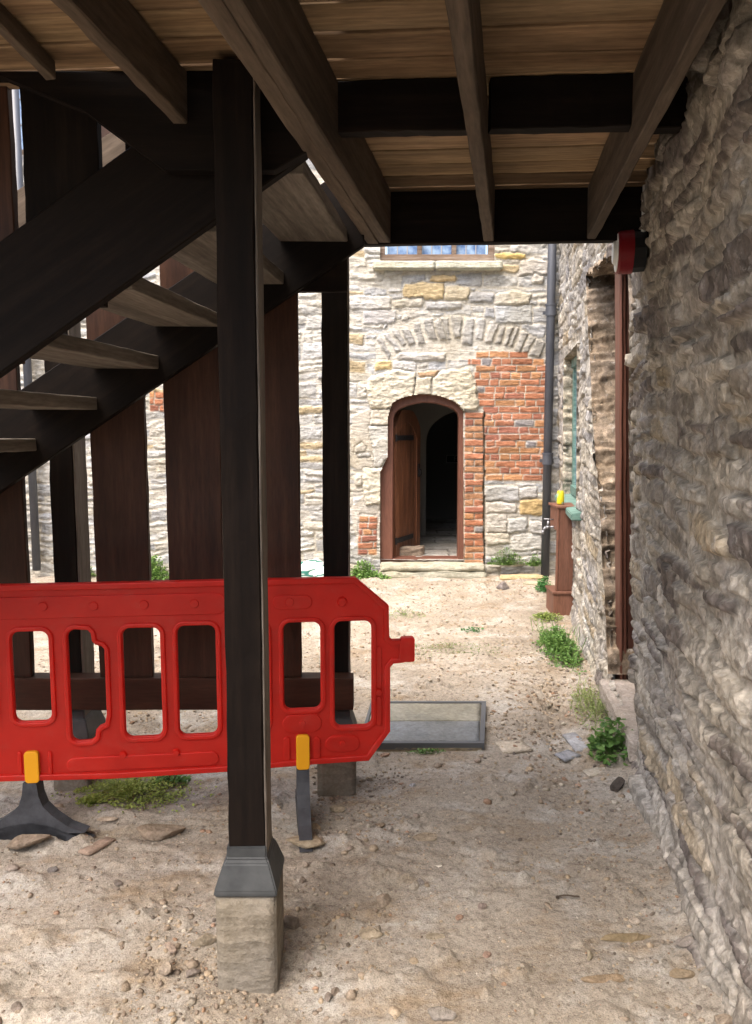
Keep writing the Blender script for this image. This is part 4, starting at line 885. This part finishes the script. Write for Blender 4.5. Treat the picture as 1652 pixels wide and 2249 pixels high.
for (x, y) in ((97, 1330), (208, 1329), (318, 1326), (428, 1324), (636, 1320), (751, 1320), (831, 1518), (664, 1586), (752, 1630), (272, 1655), (388, 1650)):
    a = onbar(x, y); bm = bmesh.new(); bcyl(bm, (a[0], a[1], .008), (a[0], a[1], .021), .021 if y < 1400 else .016, .016 if y < 1400 else .012, 20); bmobj('stud', bm, M_bar, bar, False, Mb)
# feet: black rubber A-shaped legs with a yellow tab
M_rub, nr_, brb = mat('black_rubber', .6, (.035, .036, .040)); tcr = N(nr_, 'ShaderNodeTexCoord'); nr_.links.new(ramp(nr_, noise(nr_, tcr.outputs['Object'], 12, 6, .7), [(.3, (.022, .023, .026)), (.75, (.065, .067, .075))]), brb.inputs['Base Color'])
M_yel, ny_, by_ = mat('yellow_tab', .45, (.60, .27, .01)); tcy = N(ny_, 'ShaderNodeTexCoord'); bump(ny_, by_, noise(ny_, tcy.outputs['Object'], 3, 1, .5, (0.1, 1, 14)), .3, .004)
def foot(px, py_top, py_bot, tipx, tipy, label=None):
    c = onbar(px, py_bot); base_ = Vector((ba.x, ba.y, 0)) + Xb * c[0]; tip = atz(tipx, tipy, .0); d = tip - base_; d.z = 0; L = d.length; d.normalize(); s = d.cross(Vector((0, 0, 1)))
    ft = empty('foot', base_); ft.parent = bar; ft.matrix_parent_inverse = world(bar).inverted()
    zt_ = c[1] - .005
    half = [(.028, zt_), (.034, zt_ - .05), (.050, zt_ - .095), (.088, .108), (.15, .066), (.22, .043), (L - .03, .034), (L, .026), (L + .003, .002)]
    pts = half + [(L - .05, -.004), (.24, .006), (.15, .028), (.08, .062), (0, .075)]
    pts = pts + [(-x, z) for x, z in reversed(pts[:-1])]
    bm = bmesh.new(); V3 = [base_ + d * x + Vector((0, 0, z)) - s * .026 for x, z in pts]
    prism(bm, V3, s * .052)
    bmesh.ops.bevel(bm, geom=[e for e in bm.edges if len(e.link_faces) == 2 and e.calc_face_angle(0) > 1.2], offset=.004, segments=1, affect='EDGES'); bmobj('rubber_foot', bm, M_rub, ft)
    t = onbar(px, py_top); hw = 13.5 / 1690 * 3.1
    link('yellow_tab', curvemesh([rrect(t[0] - hw, c[1] - .002, t[0] + hw, t[1], .012)], .016, .003), M_yel, ft, False, Mb @ Matrix.Translation((0, 0, .006)))
foot(72, 1648, 1712, 152, 1842); foot(665, 1612, 1683, 668, 1824)

# ================================================================== GROUND
def gh(X, Y):
    h = fbm(X * 1.3, Y * 1.3, 501, 3) * .020 + fbm(X * 5, Y * 5, 510, 4) * .009 + fbm(X * 17, Y * 24, 520, 4, .65) * .009 * (.3 + np.clip(fbm(X * 2.3, Y * 3, 521, 3) * 2 + .5, 0, 1.3))
    h = h + np.clip(fbm(X * 3.1, Y * 7.5, 530, 3) - .28, 0, 1) * .06
    h = h + np.clip(fbm(X * 70, Y * 70, 540, 2), 0, 1) * .004 + np.clip(fbm(X * 9, Y * 12, 545, 4, .6) - .28, 0, 1) * .07
    wx_ = .726 + SL * Y; d = wx_ - X; h = h + .055 * np.clip(1 - d / .16, 0, 1) ** 2 * (Y < 3.7)
    # sunken gritty channel beside the wall, hollow round the near post
    ch = np.exp(-((X - (wx_ - .32)) / .13) ** 2) * np.exp(-((Y - 4.4) / .75) ** 2); h = h - ch * (.06 + .05 * fbm(X * 9, Y * 9, 550, 3)) + .35 * ch * np.clip(fbm(X * 16, Y * 16, 551, 3), 0, 1) * .12
    h = h - .02 * np.exp(-(((X + .37) / .25) ** 2 + ((Y - 2.1) / .25) ** 2)) - .03 * np.exp(-(((X + .2) / .3) ** 2 + ((Y - 3.35) / .3) ** 2))
    h = h - .085 * np.clip(1.25 - (((X - HX) / .085) ** 2 + ((Y - HY) / .055) ** 2), 0, 1)
    return h
HX, HY = atz(1222, 1541, 0).x, atz(1222, 1541, 0).y
gx = spaced([(-14, -5, .5), (-5, -2.2, .05), (-2.2, 2.2, .0125), (2.2, 14, .5)]); gy = spaced([(-6, 1.4, .25), (1.4, 3.6, .0105), (3.6, 5.5, .016), (5.5, 8.7, .025), (8.7, 30, 1.0)])
GX, GY = np.meshgrid(gx, gy); GZ = gh(GX, GY)
GZ = np.where((GY > 8.75), GZ - .1, GZ)
M_gr, ngr, bgr = mat('sandy_gritty_earth', .95)
tcg2 = N(ngr, 'ShaderNodeTexCoord'); co = tcg2.outputs['Object']
c = ramp(ngr, noise(ngr, co, 1.1, 6, .6), [(.30, (.235, .20, .158)), (.5, (.335, .293, .236)), (.70, (.405, .368, .312))])
c = mixc(ngr, ramp(ngr, noise(ngr, co, 3.2, 5, .6), [(.50, (0, 0, 0)), (.66, (1, 1, 1))]), c, (.42, .395, .35))
c = mixc(ngr, ramp(ngr, noise(ngr, co, 2.1, 8, .7, (1, 1.8, 1)), [(.52, (0, 0, 0)), (.64, (.8, .8, .8))]), c, (.26, .195, .125))
c = mixc(ngr, 1.0, c, ramp(ngr, noise(ngr, co, 45, 6, .75), [(.34, (.55, .52, .5)), (.48, (.95, .95, .95)), (.7, (1.22, 1.2, 1.18))]), 'MULTIPLY')
c = mixc(ngr, 1.0, c, ramp(ngr, noise(ngr, co, 170, 3, .7), [(.36, (.76, .74, .72)), (.5, (1, 1, 1)), (.68, (1.15, 1.15, 1.14))]), 'MULTIPLY')
c = mixc(ngr, ramp(ngr, noise(ngr, co, 7, 6, .7), [(.60, (0, 0, 0)), (.72, (.6, .6, .6))]), c, (.19, .145, .105))
ngr.links.new(c, bgr.inputs['Base Color']); p_ = bump(ngr, bgr, noise(ngr, co, 55, 6, .75), .9, .010); bump(ngr, bgr, noise(ngr, co, 190, 3, .7), .8, .004, p_)
idx = np.arange(GX.size).reshape(GX.shape); Qg = np.stack([idx[:-1, :-1], idx[:-1, 1:], idx[1:, 1:], idx[1:, :-1]], -1).reshape(-1, 4)
o = link('ground', npmesh('ground', np.stack([GX, GY, GZ], -1).reshape(-1, 3), Qg), M_gr, None, True); o['kind'] = 'structure'; o['label'] = 'bare sandy earth floor strewn with grit'
def gz(x, y): return float(gh(np.array([x]), np.array([y]))[0])
# gravel: thousands of tiny chips as one piece of stuff
rs = np.random.RandomState(77)
def chips(n, xr, yr, s0, s1, seed, dens=None):
    rs = np.random.RandomState(seed); X = rs.uniform(*xr, n * 3); Y = rs.uniform(*yr, n * 3); k = fbm(X * 1.6, Y * 2.2, 601, 3) + (0 if dens is None else dens(X, Y)) > rs.uniform(-.7, .9, n * 3); X = X[k][:n]; Y = Y[k][:n]
    ok = X < .726 + SL * Y - .01; return X[ok], Y[ok]
base8 = np.array([(1, 0, 0), (-1, 0, 0), (0, 1, 0), (0, -1, 0), (0, 0, 1), (0, 0, -1), (.62, .62, .4), (-.62, .62, .4), (-.62, -.62, .4), (.62, -.62, .4)])
bmx = bmesh.new(); bmesh.ops.create_icosphere(bmx, subdivisions=1, radius=1); ico = np.array([v.co[:] for v in bmx.verts]); icf = np.array([[v.index for v in f.verts] for f in bmx.faces]); bmx.free()
Vs, Fs, Cs = [], [], []; nvx = 0
for (n, xr, yr, s0, s1, sd_) in ((9000, (-1.6, 1.35), (1.5, 4.2), .0018, .0055, 1), (1100, (-1.6, 1.35), (1.5, 5.5), .005, .012, 2), (6500, (-2.4, 1.9), (3.9, 8.5), .004, .014, 3), (150, (-1.6, 1.4), (1.7, 6.5), .012, .022, 4),
                                 (700, (-.75, .05), (1.75, 2.5), .003, .011, 5), (500, (-.3, .15), (2.9, 3.6), .003, .012, 6), (700, (.7, 1.4), (3.2, 5.2), .004, .016, 7), (500, (.75, 1.2), (1.9, 3.2), .003, .010, 8)):
    X, Y = chips(n, xr, yr, s0, s1, sd_ + 700); m = len(X); r2 = np.random.RandomState(sd_ + 900); S_ = s0 + (s1 - s0) * r2.rand(m) ** 2.2; Zg = gh(X, Y)
    sh = ico[None] * (S_[:, None, None] * np.stack([r2.uniform(.7, 1.5, m), r2.uniform(.7, 1.3, m), r2.uniform(.4, .9, m)], -1)[:, None, :]) * r2.uniform(.65, 1.25, (m, 12, 1))
    a_ = r2.uniform(0, 6.28, m); ca, sa = np.cos(a_)[:, None], np.sin(a_)[:, None]; x = sh[..., 0] * ca - sh[..., 1] * sa; y = sh[..., 0] * sa + sh[..., 1] * ca
    vv = np.stack([x + X[:, None], y + Y[:, None], sh[..., 2] + Zg[:, None] + S_[:, None] * .12], -1); Vs.append(vv.reshape(-1, 3)); Fs.append((icf[None] + (np.arange(m) * 12)[:, None, None] + nvx).reshape(-1, 3)); nvx += m * 12
    pc = np.array([(.42, .34, .25), (.34, .28, .22), (.27, .22, .18), (.46, .42, .36), (.18, .15, .13), (.36, .24, .17)])[r2.choice(6, m, p=[.3, .25, .17, .15, .07, .06])] * r2.uniform(.85, 1.15, (m, 1)); Cs.append(np.repeat(pc, 12, 0))
o = link('gravel', npmesh('gravel', np.concatenate(Vs), np.concatenate(Fs), np.concatenate(Cs), tri=True), M_rock); tag(o, 'scattered grit and small chippings over the sandy earth', 'gravel', kind='stuff')

# ---- single loose stones
ROCKS = [  # px, py, half sizes in metres (x, y, z), rotation, colour, name, label
 (1124, 1744, (.022, .02, .030), .3, (.42, .38, .33), 'pale upright lump of stone on the open ground right of the barrier foot'),
 (834, 1818, (.028, .02, .017), .2, (.24, .19, .14), 'brown pebble, left one of the close pair before the drain cover'),
 (854, 1823, (.022, .018, .017), 1.0, (.34, .31, .28), 'greyish pebble, right one of the close pair before the drain cover'),
 (1067, 1869, (.020, .018, .014), .5, (.40, .35, .30), 'rounded beige pebble right of the half-buried ridge stone'),
 (961, 1902, (.028, .012, .004), .1, (.55, .52, .46), 'thin whitish flake lying flat on the sand'),
 (909, 1948, (.022, .020, .018), .8, (.40, .36, .31), 'pale angular stone right of the post base with a darker one touching it'),
 (925, 1940, (.016, .014, .015), .1, (.22, .20, .19), 'dark grey chip touching a pale angular stone'),
 (841, 1984, (.036, .022, .024), .5, (.30, .25, .20), 'blunt brown stone with a pale chip leaning on its back'),
 (833, 1966, (.014, .008, .020), .2, (.50, .47, .42), 'pale chip leaning on a blunt brown stone'),
 (1059, 1995, (.019, .016, .017), .9, (.27, .22, .20), 'purplish pebble alone in the middle of the foreground'),
 (1009, 2018, (.018, .014, .010), .2, (.30, .20, .15), 'small reddish crumb of brick in the foreground sand'),
 (1508, 2070, (.045, .022, .016), .3, (.30, .27, .25), 'long grey stone lying close to the foot of the right wall'),
 (1395, 2024, (.022, .015, .010), .1, (.38, .33, .28), 'small flat pale stone just above the long buried slab'),
 (1296, 2103, (.016, .012, .022), .7, (.33, .29, .22), 'little upright pointed stone in the right foreground'),
 (1591, 2192, (.018, .016, .015), .2, (.42, .37, .32), 'whitish pebble in the bottom corner against the right wall'),
 (968, 2234, (.050, .026, .018), .05, (.25, .23, .21), 'flat dark grey stone at the bottom edge with grit round it'),
 (1069, 2098, (.018, .013, .012), .6, (.29, .20, .16), 'rust coloured pebble in the lower centre of the floor'),
 (679, 2108, (.024, .020, .024), 1.2, (.36, .32, .29), 'pale lump standing on the sand to the right of the near post base'),
 (720, 2194, (.016, .016, .014), .3, (.20, .17, .15), 'dark pebble, lower left of a pair below the near post base'),
 (737, 2182, (.018, .014, .014), .9, (.22, .18, .15), 'dark pebble, upper right of a pair below the near post base'),
 (640, 2032, (.034, .026, .030), .4, (.22, .19, .165), 'dark chunk wedged against the right side of the near post base'),
 (668, 1903, (.018, .015, .014), .2, (.36, .31, .26), 'beige pebble, upper one behind the near post base'),
 (664, 1935, (.017, .015, .014), .8, (.22, .18, .15), 'dark pebble, lower one behind the near post base'),
 (812, 2052, (.050, .030, .020), .1, (.34, .29, .22), 'broad low brown stone half sunk in the sand right of the near post'),
 (693, 1822, (.026, .022, .022), .5, (.36, .29, .20), 'yellowish stone touching the toe of the right barrier foot'),
 (22, 1911, (.032, .020, .017), .2, (.30, .26, .23), 'grey-brown stone at the left edge of the floor'),
 (117, 1912, (.022, .016, .012), .4, (.17, .155, .15), 'dark flat stone in the left foreground'),
 (236, 1801, (.045, .018, .012), .15, (.40, .33, .26), 'thin tan slab fragment between the barrier foot and the near post'),
 (258, 1942, (.018, .015, .013), .3, (.20, .17, .15), 'small dark stone left of the near post'),
 (362, 2133, (.024, .022, .022), .4, (.33, .28, .23), 'rounded brown lump in the rubble left of the near post base'),
 (424, 2141, (.026, .018, .018), .7, (.22, .19, .17), 'dark lump in the rubble nearest the near post base'),
 (372, 2085, (.032, .014, .016), 2.5, (.30, .24, .20), 'slanting narrow stone above the rubble left of the near post'),
 (449, 2073, (.045, .022, .030), .6, (.31, .27, .21), 'tan slab leaning on the left side of the near post base'),
 (40, 2215, (.020, .018, .014), .2, (.19, .16, .14), 'dark stone in the bottom left corner'),
 (1104, 1294, (.085, .06, .065), .3, (.22, .20, .20), 'large dark angular stone near the far corner of the yard'),
 (1357, 1733, (.040, .035, .048), .3, (.065, .055, .048), 'dark earthy clod at the wall foot below the leafy weed'),
 (1411, 1640, (.030, .05, .085), .2, (.30, .255, .21), 'upright pale stone standing against the right wall beside the sill'),
 (907, 1726, (.022, .018, .010), .6, (.42, .42, .44), 'bluish slate chip on the sand right of the barrier'),
 (843, 1661, (.030, .018, .016), .2, (.36, .25, .19), 'pinkish stone against the near edge of the drain cover'),
 (1205, 1551, (.020, .018, .022), .2, (.38, .34, .28), 'pale stone beside the dark hole near the right wall'),
 (1212, 1405, (.045, .03, .035), .7, (.40, .38, .37), 'pale broken stone in front of the grassy weed by the casing'),
 (672, 1850, (.085, .05, .018), .1, (.34, .28, .20), 'large flat half-buried stone in front of the right barrier foot'),
 (350, 1836, (.115, .050, .040), .15, (.24, .19, .145), 'big brown embedded stone between barrier and near post'),
 (60, 1850, (.10, .05, .03), .1, (.25, .20, .155), 'brown embedded stone beneath the left barrier foot'),
 (935, 1843, (.055, .025, .018), .1, (.29, .24, .18), 'half-buried ridge stone in the shade right of the near post'),
 (1385, 2064, (.10, .022, .022), .1, (.24, .19, .12), 'long buried slab with a dark broken edge by the right wall'),
 (1330, 2152, (.075, .018, .014), .05, (.25, .19, .13), 'thin buried slab edge in the lower right foreground'),
 (1500, 2141, (.045, .020, .016), .1, (.25, .20, .14), 'buried brown slab end nearest the right wall foot'),
 (956, 2058, (.035, .016, .010), .1, (.28, .24, .18), 'low brown ridge of stone in the middle foreground'),
 (742, 1778, (.035, .025, .020), .1, (.32, .27, .2), 'tan stone at the foot of the second post'),
 (1590, 2246, (.03, .025, .02), .1, (.3, .25, .2), 'brown stone at the very bottom beside the right wall'),
]
for i, (px, py, s, rt, colr, lb) in enumerate(ROCKS):
    p = atz(px, py, 0.0); z = gz(p.x, p.y); p = atz(px, py, z); 
    o = rock('loose_stone', (p.x, p.y, z + s[2] * .35), s, 40 + i, M_rock, rot=rt, col=tuple(v * 1.12 for v in colr), sub=3 if s[0] > .03 else 2); tag(o, lb, 'stone', 'stones lying on the earth floor')
# flat stones and slate by the far corner and wall
def slatepc(px, py, w_, d_, h_, rt, colr, lb, nm='flat_stone'):
    p = atz(px, py, 0); q = [Vector((sx * w_, sy * d_, 0)) for sx, sy in ((-1, -1), (1, -.8), (.8, 1), (-.9, .8))]; Rm = Matrix.Rotation(rt, 3, 'Z'); q = [Rm @ v + Vector((p.x, p.y, gz(p.x, p.y) - h_ * .3)) for v in q]
    o = slab(nm, q, h_, M_rock, None, colr, int(px), .006); tag(o, lb, 'flat stone', 'flat stones on the earth floor'); return o
slatepc(1145, 1272, .25, .08, .05, .05, (.50, .40, .24), 'yellowish flat slab lying below the far drainpipe')
slatepc(1183, 1285, .16, .07, .04, -.3, (.44, .41, .32), 'smaller pale flat slab between drainpipe and pipe casing')
slatepc(1267, 1618, .05, .13, .012, .1, (.40, .41, .44), 'grey slate piece lying near the leafy weed')
slatepc(1247, 1652, .06, .05, .010, .5, (.30, .31, .34), 'small wet slate beside the longer slate piece')
slatepc(1128, 1638, .085, .08, .012, .2, (.50, .44, .36), 'pale flat stone flush with the sand right of the drain cover')
slatepc(1310, 1690, .06, .04, .012, .3, (.46, .42, .36), 'pale flat chip at the foot of the leafy weed')
slatepc(215, 1862, .028, .07, .014, -.6, (.36, .27, .21), 'tan slab fragment flush with the floor behind the left barrier foot')
# twig
p0 = atz(1221, 1970, .012); p1 = atz(1272, 1968, .014); bm = bmesh.new(); q = [p0.lerp(p1, t) + Vector((0, .004 * math.sin(t * 5), .003 * math.sin(t * 3))) for t in np.linspace(0, 1, 7)]
for a, b in zip(q[:-1], q[1:]): bcyl(bm, a, b, .0035, .003, 6)
tag(bmobj('twig', bm, M_joist), 'short dark twig lying on the sand in the right foreground', 'twig')
# ---- inspection cover
cv = empty('drain_cover', atz(950, 1600, 0)); tag(cv, 'square two-tone paving drain cover in a metal frame beside the barrier', 'drain cover')
c0 = atz(828, 1634, .036); c1 = atz(1064, 1634, .036); c2 = atz(1068, 1541, .036); c3 = atz(852, 1541, .036); c0.x = c3.x - .16; c3.x -= .10
M_conc = stone_mat('worn_concrete', .12, (1.5, 1.5, 1.5), 45)
dn = Vector((0, 0, .10)); slab('surround', [c0 - dn, c1 - dn, c2 - dn, c3 - dn], .09, M_conc, cv, (.27, .23, .16), 2, .003)
def lerp2(u, v): return (c0.lerp(c1, u)).lerp(c3.lerp(c2, u), v)
def pan(nm, u0, u1, v0, v1, matl, colr, h=.010, cut=None):
    q = [lerp2(u0, v0), lerp2(u1, v0), lerp2(u1, v1), lerp2(u0, v1)]; slab(nm, [p - Vector((0, 0, .012)) for p in q], h + .004, matl, cv, colr, 6, .0015)
pan('grey_infill', .03, .955, .05, .50, M_conc, (.19, .205, .22)); pan('sandy_infill', .03, .955, .506, .95, M_conc, (.255, .25, .215))
bm = bmesh.new()
for (u0, u1, v0, v1) in ((0, 1, 0, .04), (0, 1, .955, 1), (.96, 1, .045, .95), (0, .025, .045, .95)):
    q = [lerp2(u0, v0), lerp2(u1, v0), lerp2(u1, v1), lerp2(u0, v1)]; prism(bm, [p - Vector((0, 0, .03)) for p in q], (0, 0, .035))
M_cfr, _, _ = mat('cover_frame_metal', .6, (.10, .105, .11)); bmobj('metal_frame', bm, M_cfr, cv)
# hole by the wall, its inner shade painted as a black disc
bm = bmesh.new(); bcyl(bm, (HX, HY, -.20), (HX, HY, gz(HX, HY) + .012), .05, .052, 11)
M_hole, _, _ = mat('hole_shade_black', .9, (.012, .010, .008)); tag(bmobj('hole_shade', bm, M_hole), 'small black broken hole in the ground near the right wall', 'hole')

# ================================================================== PLANTS
def leafmat(name, c0, c1, rough=.5):
    m, n, b = mat(name, rough); b.inputs['Specular IOR Level'].default_value = .35; g = N(n, 'ShaderNodeAttribute'); g.attribute_name = 'Col'
    n.links.new(g.outputs['Color'], b.inputs['Base Color']); out = [x for x in n.nodes if x.type == 'OUTPUT_MATERIAL'][0]; t = N(n, 'ShaderNodeBsdfTranslucent'); n.links.new(g.outputs['Color'], t.inputs[0]); mx = N(n, 'ShaderNodeMixShader'); mx.inputs[0].default_value = .35
    n.links.new(b.outputs[0], mx.inputs[1]); n.links.new(t.outputs[0], mx.inputs[2]); n.links.new(mx.outputs[0], out.inputs[0]); return m
M_leaf = leafmat('weed_leaf', None, None)
def weed(name, centre, rad, n, size, label, cat='weed', cols=((.10, .26, .05), (.16, .36, .07)), blade=.0, seed=1, up=.7, group=None):
    """leaves (4-face cupped kites) or thin blades scattered through a low dome"""
    rr = np.random.RandomState(seed); V_, F_, C_ = [], [], []; k = 0
    for i in range(n):
        a = rr.uniform(0, 6.283); q = rr.rand() ** .6 * (1.45 if n > 500 and rr.rand() > .85 else 1); x = centre[0] + math.cos(a) * q * rad[0]; y = centre[1] + math.sin(a) * q * rad[1]; z0 = gz(x, y) if centre[2] is None else centre[2]
        z = z0 + rad[2] * max(.06, 1 - q * q) * rr.uniform(.15, 1) + .004; col = np.array(cols[0]) + (np.array(cols[1]) - np.array(cols[0])) * rr.rand(); col = col * rr.uniform(.8, 1.2)
        s = size * rr.uniform(.6, 1.3); h = Vector((rr.normal(), rr.normal(), up * rr.rand())).normalized(); sd = h.cross(Vector((rr.normal() * .3, rr.normal() * .3, 1))).normalized(); nn = sd.cross(h)
        P = Vector((x, y, z))
        if rr.rand() < blade:
            b0 = Vector((x, y, z0)); L = rad[2] * rr.uniform(.7, 1.5) + s; w_ = s * .06 + .0008; tip = b0 + Vector((rr.normal() * .4, rr.normal() * .4, 1)).normalized() * L; mid = b0.lerp(tip, .55) + Vector((0, 0, L * .12)); tip += Vector((rr.normal(), rr.normal(), -.6)) * L * .2
            vv = [b0 - sd * w_, b0 + sd * w_, mid + sd * w_, tip, mid - sd * w_]; V_ += vv; F_ += [(k, k + 1, k + 2), (k, k + 2, k + 4), (k + 4, k + 2, k + 3)]; C_ += [col * 1.1] * 5; k += 5
        else:
            cup = nn * s * .14; vv = [P, P + h * s * .30 + sd * s * .36 + cup, P + h * s * .75 + sd * s * .30 + cup, P + h * s, P + h * s * .75 - sd * s * .30 + cup, P + h * s * .30 - sd * s * .36 + cup, P + h * s * .5]
            V_ += vv; F_ += [(k + 6, k + a_, k + b_) for a_, b_ in ((0, 1), (1, 2), (2, 3), (3, 4), (4, 5), (5, 0))]; C_ += [col] * 7; k += 7
            if z - z0 > .012:
                st_ = [Vector((centre[0] + (x - centre[0]) * .5, centre[1] + (y - centre[1]) * .5, z0)), P]; wv = Vector((.0009, .0009, 0)); V_ += [st_[0] - wv, st_[0] + wv, P + wv, P - wv]; F_ += [(k, k + 1, k + 2), (k, k + 2, k + 3)]; C_ += [col * .9] * 4; k += 4
    o = link(name, npmesh(name, np.array([v[:] for v in V_]), np.array(F_), np.array(C_), tri=True), M_leaf, None, True); tag(o, label, cat, group); return o
G = 'weeds growing on the earth floor and wall feet'
BR = ((.075, .17, .04), (.17, .29, .075)); YG = ((.26, .34, .06), (.48, .54, .15)); DG = ((.05, .15, .045), (.09, .24, .07))
p = atz(1345, 1668, .0); weed('leafy_weed', (p.x + .02, p.y + .05, None), (.12, .17, .19), 260, .036, 'bright broad-leaved weed at the wall foot beside the pale sill', cols=BR, seed=2, group=G)
p = atz(1228, 1430, .0); weed('grassy_weed', (p.x, p.y, None), (.13, .40, .18), 1100, .024, 'tall mixed grass and leafy weed against the wall before the pipe casing', cols=BR, blade=.10, seed=3, group=G)
p = atz(1200, 1358, 0); weed('mossy_weed', (p.x, p.y, None), (.14, .14, .05), 500, .014, 'yellow-green moss cushion at the foot of the pipe casing', cols=((.16, .24, .05), (.28, .34, .09)), seed=4, group=G)
p = atz(1312, 1565, 0); weed('trailing_weed', (p.x, p.y, None), (.13, .42, .10), 600, .014, 'thin yellowish trailing weed along the wall under the sill', cols=((.20, .26, .08), (.30, .36, .13)), blade=.25, seed=5, group=G)
p = atz(285, 1752, 0); weed('low_weed', (p.x, p.y + .05, None), (.26, .16, .035), 1900, .012, 'spreading yellow-green low weed under the barrier behind its left foot', cols=YG, seed=6, group=G)
p = atz(372, 1722, 0); weed('low_weed', (p.x, p.y + .02, None), (.09, .06, .05), 160, .022, 'small brighter sprig at the right end of the spreading low weed', cols=BR, seed=16, group=G)
p = atz(205, 1772, 0); weed('low_weed', (p.x, p.y, None), (.07, .05, .04), 300, .012, 'tiny tuft at the left end of the spreading low weed', cols=YG, seed=17, group=G)
pz_ = atY(1120, 1222, 8.5); weed('wall_weed', (pz_.x - .03, 8.50, pz_.z - .10), (.22, .05, .20), 420, .022, 'leafy weed climbing the far wall right of the doorstep', cols=((.10, .20, .05), (.20, .32, .09)), seed=7, group=G)
pz_ = atY(1175, 1232, 8.5); weed('wall_weed', (pz_.x, 8.50, pz_.z - .06), (.10, .05, .13), 200, .022, 'small leafy weed on the far wall beside the corner drainpipe', cols=((.10, .20, .05), (.20, .32, .09)), seed=8, group=G)
p = atz(800, 1262, 0); weed('wall_weed', (p.x, 8.40, 0), (.18, .12, .20), 600, .030, 'weed tuft at the far wall foot left of the doorstep', cols=((.12, .24, .06), (.24, .38, .11)), seed=9, group=G)
p = atz(828, 1272, 0); weed('wall_weed', (p.x, 8.33, 0), (.14, .10, .07), 300, .026, 'low sprawling weed in front of the doorstep left end', cols=((.12, .24, .06), (.24, .38, .11)), seed=19, group=G)
p = atz(348, 1265, 0); weed('wall_weed', (p.x, 8.36, 0), (.18, .12, .27), 700, .032, 'ferny weed at the far wall seen between the wide boards', cols=((.12, .24, .06), (.24, .36, .10)), seed=10, group=G)
p = atz(204, 1260, 0); weed('wall_weed', (p.x, 8.42, 0), (.10, .10, .22), 260, .030, 'weed at the far wall seen right of the left post', cols=((.12, .20, .06), (.22, .3, .10)), seed=11, group=G)
p = atz(1040, 1389, 0); weed('ground_weed', (p.x, p.y, None), (.09, .08, .022), 70, .018, 'small green sprig in the middle of the far ground', cols=DG, seed=12, group=G)
p = atz(985, 1430, 0); weed('ground_weed', (p.x, p.y, None), (.40, .20, .012), 800, .010, 'thin patch of green moss on the open ground', cols=((.14, .18, .07), (.22, .26, .10)), seed=13, group=G)
p = atz(890, 1352, 0); weed('ground_weed', (p.x, p.y, None), (.18, .16, .015), 260, .012, 'faint green moss spot next to the barrier end', cols=((.14, .20, .07), (.22, .28, .10)), seed=14, group=G)
p = atz(1195, 1300, 0); weed('ground_weed', (p.x, p.y, None), (.07, .16, .16), 260, .030, 'dark green weed between the corner pipe and casing', cols=DG, seed=15, group=G)
p = atz(938, 1654, 0); weed('ground_weed', (p.x, p.y, None), (.10, .03, .02), 110, .012, 'tiny weed sprouting at the near edge of the drain cover', cols=BR, seed=18, group=G)
# ---- plastic sack by the far wall
M_sack, nsk, bsk = mat('plastic_sack', .35, (.55, .58, .56)); tck = N(nsk, 'ShaderNodeTexCoord'); nsk.links.new(ramp(nsk, noise(nsk, tck.outputs['Object'], 5, 1, .4, (1, 1, 3)), [(.47, (.60, .62, .60)), (.50, (.035, .16, .13)), (.58, (.035, .16, .13)), (.61, (.62, .64, .62))]), bsk.inputs['Base Color'])
def sack(px, py, Y, s, seed, lb):
    p = atY(px, py, Y); bm = bmesh.new(); bmesh.ops.create_icosphere(bm, subdivisions=4, radius=1); arr = np.array([v.co[:] for v in bm.verts]); nz = fbm(arr[:, 0] * 2 + 5, arr[:, 2] * 2 + arr[:, 1] * 1.5 + 5, seed, 4)
    for v, q in zip(bm.verts, nz): c = v.co * (1 + .28 * q); v.co = Vector((c.x * s[0], c.y * s[1], c.z * s[2]))
    return tag(bmobj('plastic_sack', bm, M_sack, None, True, Matrix.Translation((p.x, Y, s[2] * .8))), lb, 'sack', 'sacks by the far wall')
sack(684, 1262, 8.25, (.20, .14, .13), 3, 'green and white plastic sack by the far wall, larger left one'); sack(712, 1268, 8.15, (.13, .10, .10), 8, 'green and white plastic sack by the far wall, smaller right one')

# ================================================================== UNSEEN WALLS (added and sized to limit sky light)
M_back = stone_mat('screen_wall_stone', .3); 
def plainwall(name, a, b, h, label, z0=-.2, th=.4):
    A = Vector((*a, z0)); B = Vector((*b, z0)); d = (B - A).normalized(); nrm = Vector((-d.y, d.x, 0)); L = (B - A).length
    us_ = np.linspace(0, L, int(L / .06) + 2); vs_ = np.linspace(z0, h, int(h / .06) + 2); w_ = Masonry(us_, vs_, 91, .01, (.28, .26, .22), .02); w_.rubble(0, L, z0, h, pal=pal_near, ch=(.14, .25), cw=(.25, .5), rnd_=.05)
    P = np.array([A.x, A.y, 0])[None] + w_.U.reshape(-1, 1) * np.array(d)[None] * np.array([1, 1, 0]) + (w_.H.reshape(-1, 1)) * np.array(nrm)[None]; P[:, 2] = w_.V.ravel()
    o = link(name, npmesh(name, P, w_.quads(), w_.C.reshape(-1, 3)), M_back, None, True); tag(o, label, 'wall'); return o
plainwall('rear_sky_screen', (.4, -5.5), (-7.5, -5.5), 2.7, 'unseen stone wall added behind the viewer to limit sky light')  # added out of view; height and distance set for light from behind
plainwall('left_sky_screen', (-7.2, 8.7), (-7.2, .5), 6.0, 'unseen stone wall added left of the courtyard to limit sky light')  # added out of view; its length set by how much light enters
